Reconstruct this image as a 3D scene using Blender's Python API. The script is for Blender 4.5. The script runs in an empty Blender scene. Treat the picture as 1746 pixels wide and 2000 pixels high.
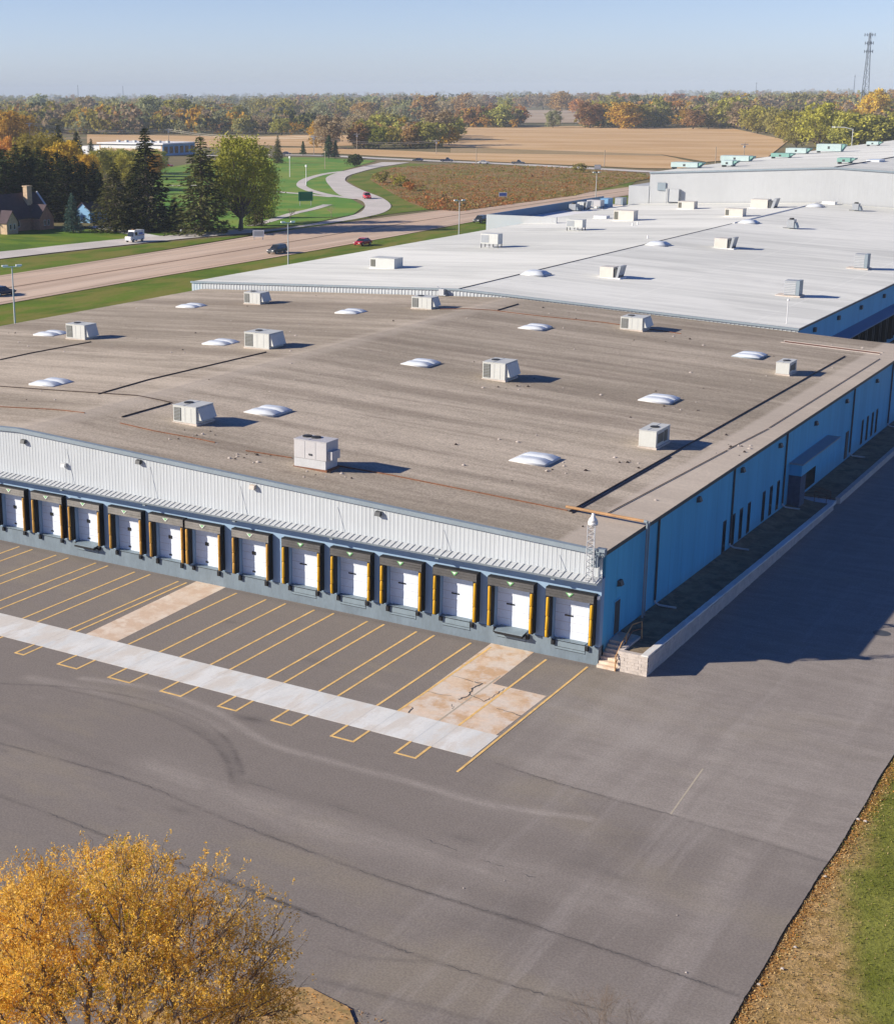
import bpy, bmesh, math, random
import numpy as np
from mathutils import Vector, Matrix

# ---------------------------------------------------------------- camera, sky, sun, exposure
S = bpy.context.scene
COL = S.collection
PW = 1746.0
F_, CX_, CY_ = 2911.2, 593.0, 957.2
YAW, PITCH, ROLL = [math.radians(a) for a in (-33.12, 14.99, -0.329)]
CAM = np.array([31.97, -82.29, 34.5])
fw = np.array([math.sin(YAW)*math.cos(PITCH), math.cos(YAW)*math.cos(PITCH), -math.sin(PITCH)])
rt0 = np.array([math.cos(YAW), -math.sin(YAW), 0.0])
up0 = np.cross(rt0, fw)
RT = math.cos(ROLL)*rt0 + math.sin(ROLL)*up0
UP = -math.sin(ROLL)*rt0 + math.cos(ROLL)*up0
cd = bpy.data.cameras.new("camera"); cam = bpy.data.objects.new("camera", cd); COL.objects.link(cam)
cam.matrix_world = Matrix(((RT[0], UP[0], -fw[0], CAM[0]), (RT[1], UP[1], -fw[1], CAM[1]), (RT[2], UP[2], -fw[2], CAM[2]), (0, 0, 0, 1)))
cd.sensor_fit = 'HORIZONTAL'; cd.sensor_width = 36.0; cd.lens = F_/PW*36.0
cd.shift_x = (873.0-CX_)/PW; cd.shift_y = (CY_-1000.0)/PW
cd.clip_start = 1.0; cd.clip_end = 40000.0
S.camera = cam

SUN = np.array([1.784, 1.365, -1.0]); SUN = SUN/np.linalg.norm(SUN)      # the way the light travels
ELEV = math.asin(-SUN[2])
w = bpy.data.worlds.new("World"); S.world = w; w.use_nodes = True
nt = w.node_tree; nt.nodes.clear()
sky = nt.nodes.new('ShaderNodeTexSky'); sky.sky_type = 'NISHITA'; sky.sun_disc = False
sky.sun_elevation = ELEV; sky.sun_rotation = math.atan2(-SUN[0], -SUN[1])
sky.altitude = 250.0; sky.air_density = 1.0; sky.dust_density = 0.6; sky.ozone_density = 4.0
bg = nt.nodes.new('ShaderNodeBackground'); bg.inputs[1].default_value = 0.105
wo = nt.nodes.new('ShaderNodeOutputWorld')
tcw = nt.nodes.new('ShaderNodeTexCoord'); spw = nt.nodes.new('ShaderNodeSeparateXYZ'); nt.links.new(tcw.outputs['Generated'], spw.inputs[0])
rpw = nt.nodes.new('ShaderNodeValToRGB'); nt.links.new(spw.outputs['Z'], rpw.inputs[0])      # sky tint: pale low down, overhead dimmed and blued to deepen the shade
rpw.color_ramp.elements[0].position = .055; rpw.color_ramp.elements[0].color = (.76, .75, 1.0, 1)
e0 = rpw.color_ramp.elements.new(.0); e0.color = (.84, .92, 1.32, 1)
rpw.color_ramp.elements[2].position = .42; rpw.color_ramp.elements[2].color = (.06, .20, .46, 1)
mxw = nt.nodes.new('ShaderNodeMix'); mxw.data_type = 'RGBA'; mxw.blend_type = 'MULTIPLY'; mxw.inputs[0].default_value = 1.0
nt.links.new(sky.outputs[0], mxw.inputs[6]); nt.links.new(rpw.outputs[0], mxw.inputs[7]); nt.links.new(mxw.outputs[2], bg.inputs[0]); nt.links.new(bg.outputs[0], wo.inputs[0])
sl = bpy.data.lights.new("sun", 'SUN'); sl.energy = 4.3; sl.angle = math.radians(0.5); sl.color = (1.0, 0.905, 0.765)
so = bpy.data.objects.new("sun", sl); COL.objects.link(so)
so.rotation_euler = Vector((-SUN[0], -SUN[1], -SUN[2])).to_track_quat('Z', 'Y').to_euler(); so.location = (-80, -60, 80)
S.view_settings.view_transform = 'Standard'; S.view_settings.look = 'None'
S.view_settings.exposure = 0.8; S.view_settings.gamma = 1.0
try:
    S.cycles.max_bounces = 6; S.cycles.transparent_max_bounces = 8; S.cycles.volume_bounces = 0
except Exception: pass

HAZE = 1.0e-4
# ---------------------------------------------------------------- helpers
def ray(px, py):
    return (px-CX_)/F_*RT - (py-CY_)/F_*UP + fw
def at(px, py, z=0.0):                      # where the sight line through a photo pixel meets the level z
    d = ray(px, py); t = (z-CAM[2])/d[2]
    q = CAM+t*d
    return Vector((float(q[0]), float(q[1]), float(z)))
def atf(px, py, zf):                        # the same on a sloping roof z = zf(x)
    z = 8.5
    for _ in range(40): z = .5*z+.5*zf(at(px, py, z).x)
    return at(px, py, z)

class MB:
    def __init__(s): s.v = []; s.f = []; s.i = []
    def face(s, pts, m=0):
        n = len(s.v); s.v += [tuple(p) for p in pts]; s.f.append(tuple(range(n, n+len(pts)))); s.i.append(m)
    def hexa(s, p, m=0):
        n = len(s.v); s.v += [tuple(q) for q in p]
        for q in ((0, 3, 2, 1), (4, 5, 6, 7), (0, 1, 5, 4), (1, 2, 6, 5), (2, 3, 7, 6), (3, 0, 4, 7)):
            s.f.append(tuple(n+k for k in q)); s.i.append(m)
    def box(s, x0, x1, y0, y1, z0, z1, m=0):
        s.hexa(((x0, y0, z0), (x1, y0, z0), (x1, y1, z0), (x0, y1, z0), (x0, y0, z1), (x1, y0, z1), (x1, y1, z1), (x0, y1, z1)), m)
    def prism(s, poly, z0, z1, m=0):
        k = len(poly); n = len(s.v)
        s.v += [(p[0], p[1], z0) for p in poly]+[(p[0], p[1], z1) for p in poly]
        s.f.append(tuple(range(n+k-1, n-1, -1))); s.i.append(m)
        s.f.append(tuple(range(n+k, n+2*k))); s.i.append(m)
        for a in range(k):
            b = (a+1) % k; s.f.append((n+a, n+b, n+k+b, n+k+a)); s.i.append(m)
    def extr(s, poly, axis, a0, a1, m=0):           # polygon in the plane across an axis, pushed along it
        k = len(poly); n = len(s.v)
        def P(p, a): return (a, p[0], p[1]) if axis == 0 else ((p[0], a, p[1]) if axis == 1 else (p[0], p[1], a))
        s.v += [P(p, a0) for p in poly]+[P(p, a1) for p in poly]
        s.f.append(tuple(range(n+k-1, n-1, -1))); s.i.append(m)
        s.f.append(tuple(range(n+k, n+2*k))); s.i.append(m)
        for a in range(k):
            b = (a+1) % k; s.f.append((n+a, n+b, n+k+b, n+k+a)); s.i.append(m)
    def tube(s, pts, r, k=6, m=0, cap=True):
        pts = [Vector(p) for p in pts]; rs = r if isinstance(r, (list, tuple)) else [r]*len(pts)
        n = len(s.v); t0 = (pts[1]-pts[0]).normalized()
        u = t0.orthogonal().normalized(); L = len(pts)
        for j, p in enumerate(pts):
            t = (pts[min(j+1, L-1)]-pts[max(j-1, 0)]).normalized()
            u = (u-t*u.dot(t)); u = u.normalized() if u.length > 1e-6 else t.orthogonal().normalized()
            v = t.cross(u)
            for a in range(k):
                an = 2*math.pi*a/k; s.v.append(tuple(p+(u*math.cos(an)+v*math.sin(an))*rs[j]))
        for j in range(L-1):
            for a in range(k):
                b = (a+1) % k; s.f.append((n+j*k+a, n+j*k+b, n+(j+1)*k+b, n+(j+1)*k+a)); s.i.append(m)
        if cap:
            s.f.append(tuple(n+a for a in range(k-1, -1, -1))); s.i.append(m)
            s.f.append(tuple(n+(L-1)*k+a for a in range(k))); s.i.append(m)
    def cyl(s, p0, p1, r0, r1=None, k=10, m=0): s.tube([p0, p1], [r0, r0 if r1 is None else r1], k, m)
    def ribbon(s, L, R, m=0):
        for j in range(len(L)-1): s.face((R[j], R[j+1], L[j+1], L[j]), m)
    def build(s, name, mats, parent=None, smooth=False, bevel=0):
        me = bpy.data.meshes.new(name); me.from_pydata(s.v, [], s.f)
        for mt in (mats if isinstance(mats, (list, tuple)) else [mats]): me.materials.append(mt)
        me.polygons.foreach_set('material_index', s.i)
        if smooth: me.polygons.foreach_set('use_smooth', [True]*len(s.f))
        me.update()
        o = bpy.data.objects.new(name, me); COL.objects.link(o)
        if parent: o.parent = parent
        if bevel:
            b = o.modifiers.new('bevel', 'BEVEL'); b.width = bevel; b.segments = 2; b.limit_method = 'ANGLE'
        return o

def np_mesh(name, V, Q, mats, idx=None, parent=None, smooth=False, link=True):
    V = np.asarray(V, np.float32); Q = np.asarray(Q, np.int32); k = Q.shape[1]; n = len(Q)
    me = bpy.data.meshes.new(name)
    me.vertices.add(len(V)); me.vertices.foreach_set('co', V.ravel())
    me.loops.add(n*k); me.loops.foreach_set('vertex_index', Q.ravel())
    me.polygons.add(n); me.polygons.foreach_set('loop_start', np.arange(0, n*k, k, dtype=np.int32))
    for mt in (mats if isinstance(mats, (list, tuple)) else [mats]): me.materials.append(mt)
    if idx is not None: me.polygons.foreach_set('material_index', np.asarray(idx, np.int32))
    if smooth: me.polygons.foreach_set('use_smooth', np.ones(n, bool))
    me.update(calc_edges=True)
    if not link: return me
    o = bpy.data.objects.new(name, me); COL.objects.link(o)
    if parent: o.parent = parent
    return o

def tag(o, label=None, cat=None, group=None, kind=None):
    if label: o['label'] = label
    if cat: o['category'] = cat
    if group: o['group'] = group
    if kind: o['kind'] = kind
    return o
def empty(name, loc=(0, 0, 0), rz=0.0, label=None, cat=None, group=None):
    o = bpy.data.objects.new(name, None); COL.objects.link(o); o.location = loc; o.rotation_euler = (0, 0, rz); o.empty_display_size = .5
    return tag(o, label, cat, group)
def struct(o): o['kind'] = 'structure'; return o
KIDS = {}
def copy_tree(o, parent=None):
    c = o.copy(); COL.objects.link(c)
    if parent: c.parent = parent
    for ch in [x for x in o.children]: copy_tree(ch, c)
    return c
def setmat(o, old, new):                         # give one copy its own paint on a slot
    for x in [o]+list(o.children_recursive):
        for k, sl_ in enumerate(x.material_slots):
            if sl_.material == old: sl_.link = 'OBJECT'; sl_.material = new

# ---------------------------------------------------------------- materials
def nd(t, typ, **kw):
    n = t.nodes.new(typ)
    for k, v in kw.items(): setattr(n, k, v)
    return n
def mixc(t, fac, a, b, typ='MIX'):
    n = t.nodes.new('ShaderNodeMix'); n.data_type = 'RGBA'; n.blend_type = typ
    for sock, v in ((n.inputs[0], fac), (n.inputs[6], a), (n.inputs[7], b)):
        if hasattr(v, 'links') or isinstance(v, bpy.types.NodeSocket): t.links.new(v, sock)
        elif isinstance(v, (int, float)): sock.default_value = v
        else: sock.default_value = (v[0], v[1], v[2], 1)
    return n.outputs[2]
def math_(t, op, a, b=None, c=None, clamp=False):
    n = t.nodes.new('ShaderNodeMath'); n.operation = op; n.use_clamp = clamp
    for k, v in enumerate((a, b, c)):
        if v is None: continue
        if isinstance(v, bpy.types.NodeSocket): t.links.new(v, n.inputs[k])
        else: n.inputs[k].default_value = v
    return n.outputs[0]
def noise(t, scale, detail=4, rough=.55, stretch=(1, 1, 1), coord='Object', dist=0):
    tc = nd(t, 'ShaderNodeTexCoord'); mp = nd(t, 'ShaderNodeMapping'); mp.inputs['Scale'].default_value = stretch
    t.links.new(tc.outputs[coord], mp.inputs[0])
    n = nd(t, 'ShaderNodeTexNoise'); n.inputs['Scale'].default_value = scale; n.inputs['Detail'].default_value = detail
    n.inputs['Roughness'].default_value = rough; n.inputs['Distortion'].default_value = dist
    t.links.new(mp.outputs[0], n.inputs['Vector'])
    return n.outputs['Fac']
def smooth(t, v, a, b):
    n = nd(t, 'ShaderNodeMapRange', interpolation_type='SMOOTHSTEP'); t.links.new(v, n.inputs[0])
    n.inputs[1].default_value = a; n.inputs[2].default_value = b
    return n.outputs[0]
def xyz(t):
    tc = nd(t, 'ShaderNodeTexCoord'); s = nd(t, 'ShaderNodeSeparateXYZ'); t.links.new(tc.outputs['Object'], s.inputs[0]); return s.outputs
def base(name, rough=.7, metal=0.0, spec=.3):
    m = bpy.data.materials.new(name); m.use_nodes = True; t = m.node_tree
    b = t.nodes['Principled BSDF']; b.inputs['Roughness'].default_value = rough; b.inputs['Metallic'].default_value = metal
    b.inputs['Specular IOR Level'].default_value = spec
    return m, t, b
def bumpy(t, b, v, strength=.3, dist=.05):
    n = nd(t, 'ShaderNodeBump'); n.inputs['Strength'].default_value = strength; n.inputs['Distance'].default_value = dist
    t.links.new(v, n.inputs['Height']); t.links.new(n.outputs[0], b.inputs['Normal'])
def M(name, c, rough=.7, var=.10, scale=1.5, metal=0.0, spec=.3, stretch=(1, 1, 1), bump=0.0):
    m, t, b = base(name, rough, metal, spec)
    n = noise(t, scale, 5, .6, stretch)
    n2 = noise(t, scale*9, 3, .6, stretch)
    f = math_(t, 'ADD', math_(t, 'MULTIPLY', n, .65), math_(t, 'MULTIPLY', n2, .35))
    f = smooth(t, f, .3, .7)
    t.links.new(mixc(t, f, [x*(1-var) for x in c], [min(1, x*(1+var)) for x in c]), b.inputs['Base Color'])
    if bump: bumpy(t, b, n2, bump, .03)
    return m

pale_wall = M('pale_wall', (.43, .445, .455), .55, .05, .15, stretch=(1, 1, .4))
white_siding = M('white_siding', (.47, .50, .52), .45, .05, .4, stretch=(1, 1, .25))
def wall_material():  # blue tint of the shade is put into the wall colour
    m, t, b = base('shade_blue_wall', .55, 0, .25); X = xyz(t)
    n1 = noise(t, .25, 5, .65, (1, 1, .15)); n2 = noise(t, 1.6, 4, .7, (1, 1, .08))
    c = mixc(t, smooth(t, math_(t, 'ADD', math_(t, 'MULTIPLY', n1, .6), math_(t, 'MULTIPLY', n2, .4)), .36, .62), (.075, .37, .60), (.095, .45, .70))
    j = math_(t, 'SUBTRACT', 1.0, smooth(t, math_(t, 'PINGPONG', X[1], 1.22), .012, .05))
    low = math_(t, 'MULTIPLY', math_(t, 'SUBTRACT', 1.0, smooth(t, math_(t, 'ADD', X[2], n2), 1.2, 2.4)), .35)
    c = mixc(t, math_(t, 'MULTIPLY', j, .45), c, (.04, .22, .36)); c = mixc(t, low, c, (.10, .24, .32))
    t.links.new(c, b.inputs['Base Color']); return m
shade_blue_wall = wall_material()
shade_blue = M('shade_blue', (.06, .17, .30), .5, .06, .3)  # shaded parapet and awning: their blue shade painted in as colour
dock_paint = M('dock_paint', (.27, .39, .53), .55, .06, .5, stretch=(1, 1, .4))
dark_trim = M('dark_trim', (.17, .20, .225), .5, .1)
trim_grey = M('trim_grey', (.24, .29, .325), .45, .08, .6)
foundation_paint = M('foundation_paint', (.17, .215, .25), .6, .16, .7, stretch=(1, 1, .35))
awning_metal = M('awning_metal', (.50, .52, .53), .45, .09, .8)
door_white = M('door_white', (.69, .75, .83), .5, .09, .9)
vinyl_grey = M('vinyl_grey', (.085, .082, .08), .7, .25, 1.2, bump=.4)
vinyl_worn = M('vinyl_worn', (.19, .18, .165), .7, .25, 1.2, bump=.4)
rubber = M('rubber', (.015, .015, .017), .6, .2)
guard_yellow = M('guard_yellow', (.62, .34, .015), .5, .12, 2.0)
guard_dirty = M('guard_dirty', (.50, .27, .05), .6, .22, 2.5)
emblem_green = M('emblem_green', (.16, .45, .16), .5, .05)
emblem_white = M('emblem_white', (.7, .75, .68), .5, .05)
dark_glass = M('dark_glass', (.012, .016, .02), .15, .1, spec=.6)
steel = M('steel', (.45, .46, .47), .4, .1, metal=.5)
dark_steel = M('dark_steel', (.07, .075, .08), .5, .15)
leveler_grey = M('leveler_grey', (.205, .26, .295), .55, .12)
ac_white = M('ac_white', (.56, .57, .54), .45, .07, .9)
ac_beige = M('ac_beige', (.60, .57, .51), .5, .08, .9)
ac_grey = M('ac_grey', (.34, .36, .38), .45, .08, .9)
ac_mauve = M('ac_mauve', (.50, .49, .495), .45, .06, .9)
ac_teal = M('ac_teal', (.44, .55, .54), .45, .08, .9)
ac_green = M('ac_green', (.20, .38, .33), .45, .08, .9)
grille_dark = M('grille_dark', (.13, .13, .11), .6, .1)
fan_black = M('fan_black', (.03, .03, .03), .6, .1)
dome_white = M('dome_white', (.66, .70, .74), .25, .06, 1.0, spec=.5)
wood_block = M('wood_block', (.55, .48, .42), .8, .2)
pipe_black = M('pipe_black', (.05, .035, .03), .7, .2)
pipe_rust = M('pipe_rust', (.20, .09, .05), .8, .25)
pipe_orange = M('pipe_orange', (.43, .25, .12), .7, .2)
plastic_white = M('plastic_white', (.75, .75, .74), .5, .04)
galv = M('galv', (.50, .51, .52), .45, .1)
line_yellow = M('line_yellow', (.80, .52, .19), .75, .22, 1.6)
line_faded = M('line_faded', (.46, .40, .31), .8, .12, 3.0)
stone_block = M('stone_block', (.52, .46, .41), .85, .18, 2.2, bump=.5)
dark_brick = M('dark_brick', (.07, .10, .15), .8, .2, 3.0, bump=.5)
soil = M('soil', (.13, .11, .08), .95, .35, 1.6, bump=.6)
bark = M('bark', (.16, .12, .09), .9, .25, 3.0)
twig_bark = M('twig_bark', (.21, .165, .13), .9, .2, 3.0)
brick_house = M('brick_house', (.46, .23, .155), .85, .2, 1.6)
brick_tan = M('brick_tan', (.52, .38, .25), .85, .2, 1.6)
shingle = M('shingle', (.075, .052, .06), .85, .2, 1.0)
white_paint = M('white_paint', (.68, .69, .70), .5, .05)
siding_shade_blue = M('siding_shade_blue', (.18, .36, .56), .6, .05)
tyre = M('tyre', (.02, .02, .02), .8, .1)
rim = M('rim', (.40, .41, .42), .35, .1, metal=.6)
car_glass = M('car_glass', (.02, .025, .03), .08, .1, spec=.7)
lamp_white = M('lamp_white', (.75, .76, .74), .3, .05)
lamp_red = M('lamp_red', (.4, .02, .02), .3, .05)
def paint(name, c): return M(name, c, .25, .04, .6, spec=.6)
car_red, car_dark, car_navy, car_white, car_silver = (paint('car_red', (.58, .025, .045)), paint('car_charcoal', (.075, .08, .085)),
    paint('car_navy', (.02, .03, .07)), paint('car_white', (.68, .69, .70)), paint('car_silver', (.42, .43, .45)))
sign_green = M('sign_green', (.01, .16, .075), .5, .06)
sign_blue = M('sign_blue', (.06, .12, .42), .5, .05)
wire_pale = M('wire_pale', (.55, .50, .42), .6, .05)
pole_wood = M('pole_wood', (.40, .33, .25), .8, .12)
tower_steel = M('tower_steel', (.16, .20, .25), .5, .1)

def roof_material(name, c0, c1, light, streak, seams=None):
    m, t, b = base(name, .9, 0, .15); X = xyz(t)
    n1 = noise(t, .05, 5, .6, streak); n2 = noise(t, .35, 5, .65, streak); n3 = noise(t, 6.0, 3, .7); n4 = noise(t, .045, 3, .5)
    f = math_(t, 'ADD', math_(t, 'MULTIPLY', n1, .5), math_(t, 'ADD', math_(t, 'MULTIPLY', n2, .35), math_(t, 'MULTIPLY', n4, .15)))
    c = mixc(t, smooth(t, f, .41, .59), c0, c1)
    n5 = noise(t, 1.9, 4, .75); n6 = noise(t, .8, 5, .7, (.12, 1, 1))
    g = math_(t, 'MULTIPLY_ADD', math_(t, 'SUBTRACT', smooth(t, n3, .36, .64), .5), .34 if light else .08, 1.0)
    if light:
        n8 = noise(t, .22, 6, .7, (.09, 1, 1)); st_ = smooth(t, n8, .47, .64); c = mixc(t, math_(t, 'MULTIPLY', st_, .50), c, (.235, .19, .145)); n9 = noise(t, .5, 6, .75, (.35, 1, 1)); c = mixc(t, math_(t, 'MULTIPLY', smooth(t, n9, .50, .66), .30), c, (.22, .18, .14))
    if light: g = math_(t, 'ADD', g, math_(t, 'ADD', math_(t, 'MULTIPLY', math_(t, 'SUBTRACT', n5, .5), .40), math_(t, 'MULTIPLY', math_(t, 'SUBTRACT', n6, .5), .30)))
    cc = nd(t, 'ShaderNodeVectorMath', operation='SCALE'); t.links.new(c, cc.inputs[0]); t.links.new(g, cc.inputs['Scale'])
    c = cc.outputs[0]
    if light:                    # paler cap sheet along the east edge and along the ridge
        e = smooth(t, math_(t, 'ADD', X[0], math_(t, 'MULTIPLY', n2, .5)), -3.2, -2.6)
        rg = math_(t, 'SUBTRACT', 1.0, smooth(t, math_(t, 'ABSOLUTE', math_(t, 'ADD', X[0], math_(t, 'MULTIPLY_ADD', n2, 3.0, 46.2))), .5, 2.2))
        c = mixc(t, math_(t, 'MAXIMUM', math_(t, 'MULTIPLY', e, .6), math_(t, 'MULTIPLY', rg, .32)), c, light)
    if seams:                    # faint welded laps across the membrane
        p = math_(t, 'PINGPONG', X[1], seams/2); q = math_(t, 'PINGPONG', X[0], seams*3)
        l = math_(t, 'MAXIMUM', math_(t, 'SUBTRACT', 1, smooth(t, p, .03, .16)), math_(t, 'SUBTRACT', 1, smooth(t, q, .03, .12)))
        c = mixc(t, math_(t, 'MULTIPLY', l, .30), c, [x*1.3 for x in c1]); nst = noise(t, .10, 6, .7, (.3, 1, 1)); c = mixc(t, math_(t, 'MULTIPLY', smooth(t, nst, .50, .66), .38), c, [x*.72 for x in c0])
    t.links.new(c, b.inputs['Base Color']); bumpy(t, b, n3, .35, .03)
    return m
roof_brown = roof_material('gravel_roofing', (.325, .275, .212), (.53, .452, .358), (.60, .52, .43), (.06, 1, 1))
roof_grey = roof_material('grey_membrane', (.645, .65, .60), (.82, .82, .755), None, (.12, 1, 1), 3.0)
roof_pale = roof_material('pale_membrane', (.78, .78, .78), (.84, .84, .84), None, (.2, 1, 1), 3.0)

def asphalt_material(name):
    m, t, b = base(name, .85, 0, .2); X = xyz(t)
    a = nd(t, 'ShaderNodeAttribute', attribute_name='wear').outputs['Fac']
    n1 = noise(t, .06, 5, .6, (.22, 1, 1)); n2 = noise(t, .45, 5, .6, (.10, 1, 1)); n3 = noise(t, 9.0, 3, .7); n4 = noise(t, .03, 3, .5)
    n5 = noise(t, .5, 4, .6, (1, .1, 1))
    f = math_(t, 'ADD', math_(t, 'MULTIPLY', n1, .30), math_(t, 'ADD', math_(t, 'MULTIPLY', n2, .12), math_(t, 'MULTIPLY', n4, .25)))
    f = math_(t, 'ADD', f, math_(t, 'MULTIPLY', n5, .15)); n6 = noise(t, 1.4, 5, .75); n7 = noise(t, 1.1, 5, .7, (.06, 1, 1))
    c = mixc(t, smooth(t, f, .42, .58), (.225, .197, .175), (.365, .330, .293))
    nq = noise(t, .11, 5, .65, (.5, 1, 1)); c = mixc(t, math_(t, 'MULTIPLY', smooth(t, nq, .50, .64), .45), c, (.285, .245, .185))
    ny_ = noise(t, .55, 5, .7, (1, .07, 1)); ys_ = math_(t, 'MULTIPLY', smooth(t, ny_, .50, .66), smooth(t, X[0], 0.0, 8.0)); c = mixc(t, math_(t, 'MULTIPLY', ys_, .35), c, (.36, .325, .30))
    nb = noise(t, .9, 6, .8, (.25, 1, 1)); a = math_(t, 'MULTIPLY', a, math_(t, 'MULTIPLY_ADD', smooth(t, nb, .3, .7), 1.1, .40))
    c = mixc(t, math_(t, 'MULTIPLY', a, 1.0, clamp=True), c, (.36, .32, .285))
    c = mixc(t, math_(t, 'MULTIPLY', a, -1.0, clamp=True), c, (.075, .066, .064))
    cc = nd(t, 'ShaderNodeVectorMath', operation='SCALE'); t.links.new(c, cc.inputs[0])
    g = math_(t, 'MULTIPLY_ADD', math_(t, 'SUBTRACT', smooth(t, n3, .36, .64), .5), .26, 1.0); g = math_(t, 'ADD', g, math_(t, 'ADD', math_(t, 'MULTIPLY', math_(t, 'SUBTRACT', n6, .5), .22), math_(t, 'MULTIPLY', math_(t, 'SUBTRACT', n7, .5), .10)))
    t.links.new(g, cc.inputs['Scale'])
    t.links.new(cc.outputs[0], b.inputs['Base Color']); bumpy(t, b, n3, .25, .02)
    return m
asphalt = asphalt_material('asphalt')
def patchy(name, cols, scale, rough=.9, fine=6.0, fv=.4, stretch=(1, 1, 1), bump=.3):
    m, t, b = base(name, rough, 0, .2)
    c = cols[0]
    for k, c2 in enumerate(cols[1:]):
        n = noise(t, scale*(1+.7*k), 5, .62, stretch, dist=.3)
        c = mixc(t, smooth(t, n, .42, .60), c, c2)
    n3 = noise(t, fine, 3, .7)
    cc = nd(t, 'ShaderNodeVectorMath', operation='SCALE'); t.links.new(c, cc.inputs[0])
    t.links.new(math_(t, 'MULTIPLY_ADD', math_(t, 'SUBTRACT', n3, .5), fv*2, 1.0), cc.inputs['Scale'])
    t.links.new(cc.outputs[0], b.inputs['Base Color'])
    if bump: bumpy(t, b, n3, bump, .05)
    return m
concrete = patchy('concrete', [(.67, .68, .66), (.75, .75, .72), (.66, .62, .56)], .5, .85, 5, .12, (1, .3, 1), .1)
concrete_tan = patchy('concrete_tan', [(.70, .57, .45), (.76, .65, .53), (.64, .48, .35)], .45, .85, 4, .14, bump=.1)
concrete_rust = patchy('concrete_rust', [(.70, .54, .39), (.75, .60, .47), (.60, .40, .24), (.70, .60, .50)], .32, .85, 4, .18, bump=.2)
highway_mat = patchy('highway_concrete', [(.60, .44, .32), (.66, .51, .39), (.52, .39, .29)], .12, .85, 1.5, .10, (1, .08, 1), 0)
road_pale = patchy('road_pale', [(.56, .52, .47), (.64, .59, .54)], .1, .85, 1.5, .10, bump=0)
seam_dark = M('seam_dark', (.22, .15, .10), .9, .2, .5)
grass_verge = None
lawn_mat = patchy('lawn', [(.11, .20, .008), (.15, .24, .014), (.19, .22, .02), (.075, .15, .008)], .05, .95, .9, .22, (.4, 1, 1), 0)
strip_mat = patchy('roadside_grass', [(.085, .145, .006), (.125, .19, .010), (.19, .185, .03)], .09, .95, 1.2, .28, (1, .4, 1), 0)
park_mat = patchy('park_grass', [(.095, .24, .03), (.13, .26, .03), (.21, .28, .045)], .03, .95, .6, .18, (1, 1, 1), 0)
field_mat = patchy('harvested_field', [(.60, .385, .18), (.53, .33, .15), (.65, .44, .235)], .014, .95, .35, .14, (.35, 1, 1), 0)
field_dark = patchy('field_edge_grass', [(.36, .26, .13), (.30, .22, .10), (.40, .29, .16)], .02, .95, .3, .2, (.3, 1, 1), 0)
field_far = patchy('far_field', [(.46, .36, .26), (.40, .30, .20)], .004, .95, .05, .1, (1, 1, 1), 0)
prairie_mat = patchy('prairie', [(.25, .18, .055), (.34, .17, .065), (.19, .19, .05), (.31, .19, .085)], .035, .95, .8, .35, (.6, 1, 1), 0)
ground_mat = patchy('ground', [(.20, .16, .075), (.27, .20, .11), (.15, .135, .06)], .006, .95, .08, .2, (1, 1, 1), 0)
bed_mat = patchy('bed_grass', [(.23, .17, .11), (.17, .13, .085), (.28, .22, .14)], .6, .95, 5, .35)

def verge_material():
    m, t, b = base('verge_grass', .95, 0, .15); X = xyz(t)
    n1 = noise(t, .35, 5, .6); n2 = noise(t, .16, 4, .6); n3 = noise(t, 5.0, 4, .75); n4 = noise(t, 1.3, 4, .6)
    w_ = math_(t, 'MULTIPLY_ADD', X[1], -.18, -1.9)                        # bare strip widens towards the south
    d = math_(t, 'SUBTRACT', math_(t, 'SUBTRACT', X[0], 18.3), w_)
    e = smooth(t, math_(t, 'ADD', d, math_(t, 'MULTIPLY', math_(t, 'SUBTRACT', n2, .5), 5.0)), -.9, 1.1)
    green = mixc(t, smooth(t, n1, .35, .65), (.14, .155, .022), (.22, .225, .045))
    tan = mixc(t, smooth(t, n4, .35, .65), (.33, .215, .075), (.50, .335, .15))
    edge = math_(t, 'SUBTRACT', 1.0, smooth(t, math_(t, 'ADD', X[0], math_(t, 'MULTIPLY', n4, .6)), 18.7, 19.4))
    c = mixc(t, e, tan, green)
    c = mixc(t, math_(t, 'MULTIPLY', edge, .75), c, (.50, .24, .06))
    cc = nd(t, 'ShaderNodeVectorMath', operation='SCALE'); t.links.new(c, cc.inputs[0])
    t.links.new(math_(t, 'MULTIPLY_ADD', math_(t, 'SUBTRACT', n3, .5), 1.3, 1.0), cc.inputs['Scale'])
    t.links.new(cc.outputs[0], b.inputs['Base Color']); bumpy(t, b, n3, .7, .1)
    return m
verge_mat = verge_material()
island_mat = patchy('island_ground', [(.38, .24, .11), (.27, .20, .08), (.48, .30, .13)], .8, .95, 6, .5)

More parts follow.
